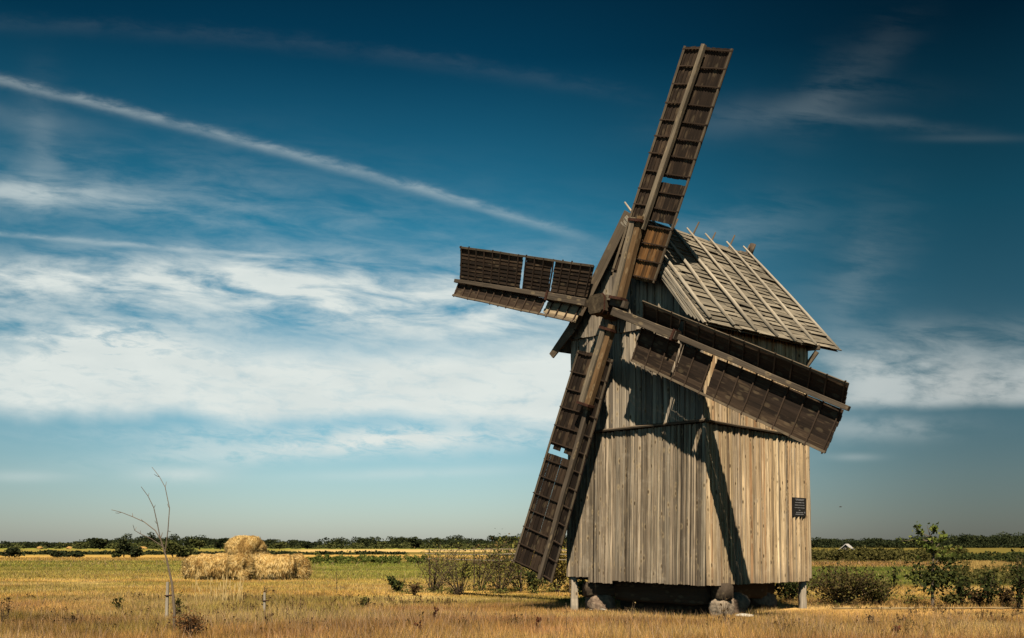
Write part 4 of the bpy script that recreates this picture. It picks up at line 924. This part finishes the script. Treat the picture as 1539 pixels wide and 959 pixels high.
mass('scrub', 'green scrub in the right field near the picture edge', 'leaf_olive', 1425, 1600, 38, 66, lambda u, r_: r_.uniform(.3, .8), (.8, 1.6), 110, 130, .07, 608)
def hut(label, u, v_top, D, w, L, rz, wall_c, roof_c, name='hut', wall_h=1.9):
    p = np.array(((u - U0) / F * D, D, -.05)); o = tag(empty(name, tuple(p), rz), label, 'hut'); h = top(v_top, D); mb = MB()
    mb.raw([(-L / 2, -w / 2, 0), (L / 2, -w / 2, 0), (L / 2, w / 2, 0), (-L / 2, w / 2, 0), (-L / 2, -w / 2, wall_h), (L / 2, -w / 2, wall_h), (L / 2, w / 2, wall_h), (-L / 2, w / 2, wall_h), (-L / 2, 0, h), (L / 2, 0, h)],
           [(0, 1, 5, 4), (2, 3, 7, 6), (1, 2, 6, 9, 5), (3, 0, 4, 8, 7), (3, 2, 1, 0)]); mb.build('wall', plain('hut_wall', wall_c, .9), o)
    mb = MB()
    for s in (-1, 1):
        a = np.array((-L / 2 - .3, s * (w / 2 + .4), wall_h - .25)); b = np.array((-L / 2 - .3, 0, h + .06)); e = np.array((L + .6, 0, 0)); t = np.array((0, 0, .12))
        mb.raw([a, b, b + e, a + e, a + t, b + t, b + e + t, a + e + t], [(0, 1, 2, 3), (7, 6, 5, 4), (0, 3, 7, 4), (1, 5, 6, 2), (0, 4, 5, 1), (3, 2, 6, 7)])
    mb.build('roof', plain('hut_roof', roof_c, .8), o)
hut('small hut with pale grey pitched roof behind the orchard strip', 1273, 818.5, 170, 1.9, 2.4, R(62), (.16, .14, .12), (.46, .44, .42), wall_h=.9)
for i, (u, lab) in enumerate(((60, 'pale far hay heap near the left edge, leftmost of three'), (104, 'pale far hay heap left of the big round tree'), (213, 'pale wide hay heap at the wood edge behind the sapling'))):
    stone(lab, ((u - U0) / F * 470, 470, .3), (2.6 if i < 2 else 5, 2.0, 1.7), 20 + i, M['bale'], 0, name='hay_heap', cat='hay heap')
mass('undergrowth', 'low tangled undergrowth between the sparse bushes left of the mill', 'leaf_mixed', 600, 865, 33.2, 36.0, lambda u, r_: r_.uniform(.25, .85) * (1.5 if u > 780 else .7), (.5, 1.2), 60, 80, .04, 609)
mass('undergrowth', 'low brown scrub between the shrubs along the track right of the mill', 'leaf_mixed', 1225, 1560, 26.6, 29.5, lambda u, r_: r_.uniform(.15, .45), (.4, 1.0), 60, 80, .035, 610)
# tan grass mound in the right field
r_ = np.random.default_rng(91); n = 9000; q = r_.normal(0, 1, (n, 2)); x = q[:, 0] * 1.5; y = q[:, 1] * 1.2; hh = .45 * np.exp(-(x / 2.0) ** 2)
b = np.stack([x, y, 0 * x], -1); e = b + np.stack([r_.normal(0, .12, n), r_.normal(0, .1, n), hh * r_.uniform(.5, 1.3, n) + .12], -1); w = np.zeros((n, 3)); w[:, 0] = .018
o = cards('grass_mound', np.stack([b - w, b + w, e + w * .2, e - w * .2], 1), leafy('tan_grass', [(0, (.26, .16, .05)), (1, (.50, .35, .12))], .2)); o.location = ((1478 - U0) / F * 62, 62, 0); tag(o, 'mound of long tan grass in the green field at the right', 'grass mound')
# a bird far off
mb = MB(); mb.tube([(-.07, 0, 0), (0, 0, .005), (.07, 0, .01), (.10, 0, .015)], [.007, .022, .018, .005], 7)
bird = empty('bird', ((1263 - U0) / F * 60, 60, top(762, 60))); tag(bird, 'tiny dark bird flying right of the mill wall', 'bird'); mb.build('body', M['iron'], bird, True)
for s in (-1, 1):
    mb = MB(); mb.raw([(-.03, 0, .012), (.045, 0, .012), (.02, s * .10, .045), (-.045, s * .16, .02)], [(0, 1, 2, 3)]); mb.build('wing', M['iron'], bird)

# ------------------------------------------------------------------ meadow grass
def grass_mat():
    def b(g, bs, out):
        at_ = g.node('ShaderNodeAttribute', attribute_name='tone'); tr = g.node('ShaderNodeBsdfTranslucent')
        g.l.new(at_.outputs['Color'], bs.inputs['Base Color']); g.l.new(at_.outputs['Color'], tr.inputs[0]); bs.inputs['Specular IOR Level'].default_value = .1
        mx = g.node('ShaderNodeMixShader'); mx.inputs[0].default_value = .35; g.l.new(bs.outputs[0], mx.inputs[1]); g.l.new(tr.outputs[0], mx.inputs[2]); g.l.new(mx.outputs[0], out.inputs[0])
    return material('grass_blades', b)
def meadow():
    V_, C_ = [], []
    for y0, y1, dens, hm, wd in ((15.5, 22, 1150, .165, .0048), (22, 30, 760, .105, .006), (30, 45, 300, .075, .009), (45, 75, 80, .09, .015), (75, 130, 18, .13, .03)):
        k = .56; area = k * (y1 ** 2 - y0 ** 2); n = int(area * dens); y = np.sqrt(rng.uniform(y0 ** 2, y1 ** 2, n)); x = rng.uniform(-k, k, n) * y
        patch = fbm(x / 2.2 + 11, y / 2.2 + 4, 3); keep = rng.random(n) < .45 + .9 * patch
        lx = (x - ROOT[0]) * EX[0] + (y - ROOT[1]) * EX[1]; ly = (x - ROOT[0]) * EY[0] + (y - ROOT[1]) * EY[1]
        under = (np.abs(lx) < HX) & (np.abs(ly) < HY); keep &= ~(under & (rng.random(n) < .75))
        keep &= ~((np.abs(y - path_y(x)) < .5) & (x > 7) & (rng.random(n) < .6))
        x, y, patch = x[keep], y[keep], patch[keep]; n = len(x)
        h = hm * rng.uniform(.4, 1.3, n) * (.55 + .95 * patch); q_ = rng.random(n); tall = q_ < .045 * patch * 2 * (1 if y0 < 20 else .4); dim = q_ > .93; h = np.where(tall, h * 1.9, h)
        h *= np.where((x > 1) & (y > 19) & (y < 26), .75, 1.0); pd_ = path_y(x) - y; h *= np.where((x > 6.5) & (pd_ > 0), np.clip(pd_ / 4, .25, 1), 1)
        h *= np.where((np.abs(x) < 3.5) & (y > 26.5) & (y < 36), .3, 1.0)
        a = rng.uniform(0, 2 * np.pi, n); bend = rng.uniform(.1, .8, n) * h; b = np.stack([x, y, np.full(n, -.04)], -1)
        w = np.stack([np.cos(a), np.sin(a), 0 * a], -1) * (wd * rng.uniform(.6, 1.3, n))[:, None]; a2 = rng.uniform(0, 2 * np.pi, n)
        e = b + np.stack([np.cos(a2) * bend, np.sin(a2) * bend, h + .04], -1)
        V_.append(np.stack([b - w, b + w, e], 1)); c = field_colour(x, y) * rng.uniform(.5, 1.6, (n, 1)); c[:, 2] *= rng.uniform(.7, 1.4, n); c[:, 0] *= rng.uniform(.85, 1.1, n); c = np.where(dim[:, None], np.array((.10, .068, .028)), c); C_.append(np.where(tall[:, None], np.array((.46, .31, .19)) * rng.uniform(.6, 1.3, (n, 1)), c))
    o = cards('meadow_grass', np.concatenate(V_), grass_mat(), None, np.clip(np.concatenate(C_), 0, .9)); tag(o, 'dry golden meadow grass covering the ground', 'grass', None, 'stuff')
meadow()
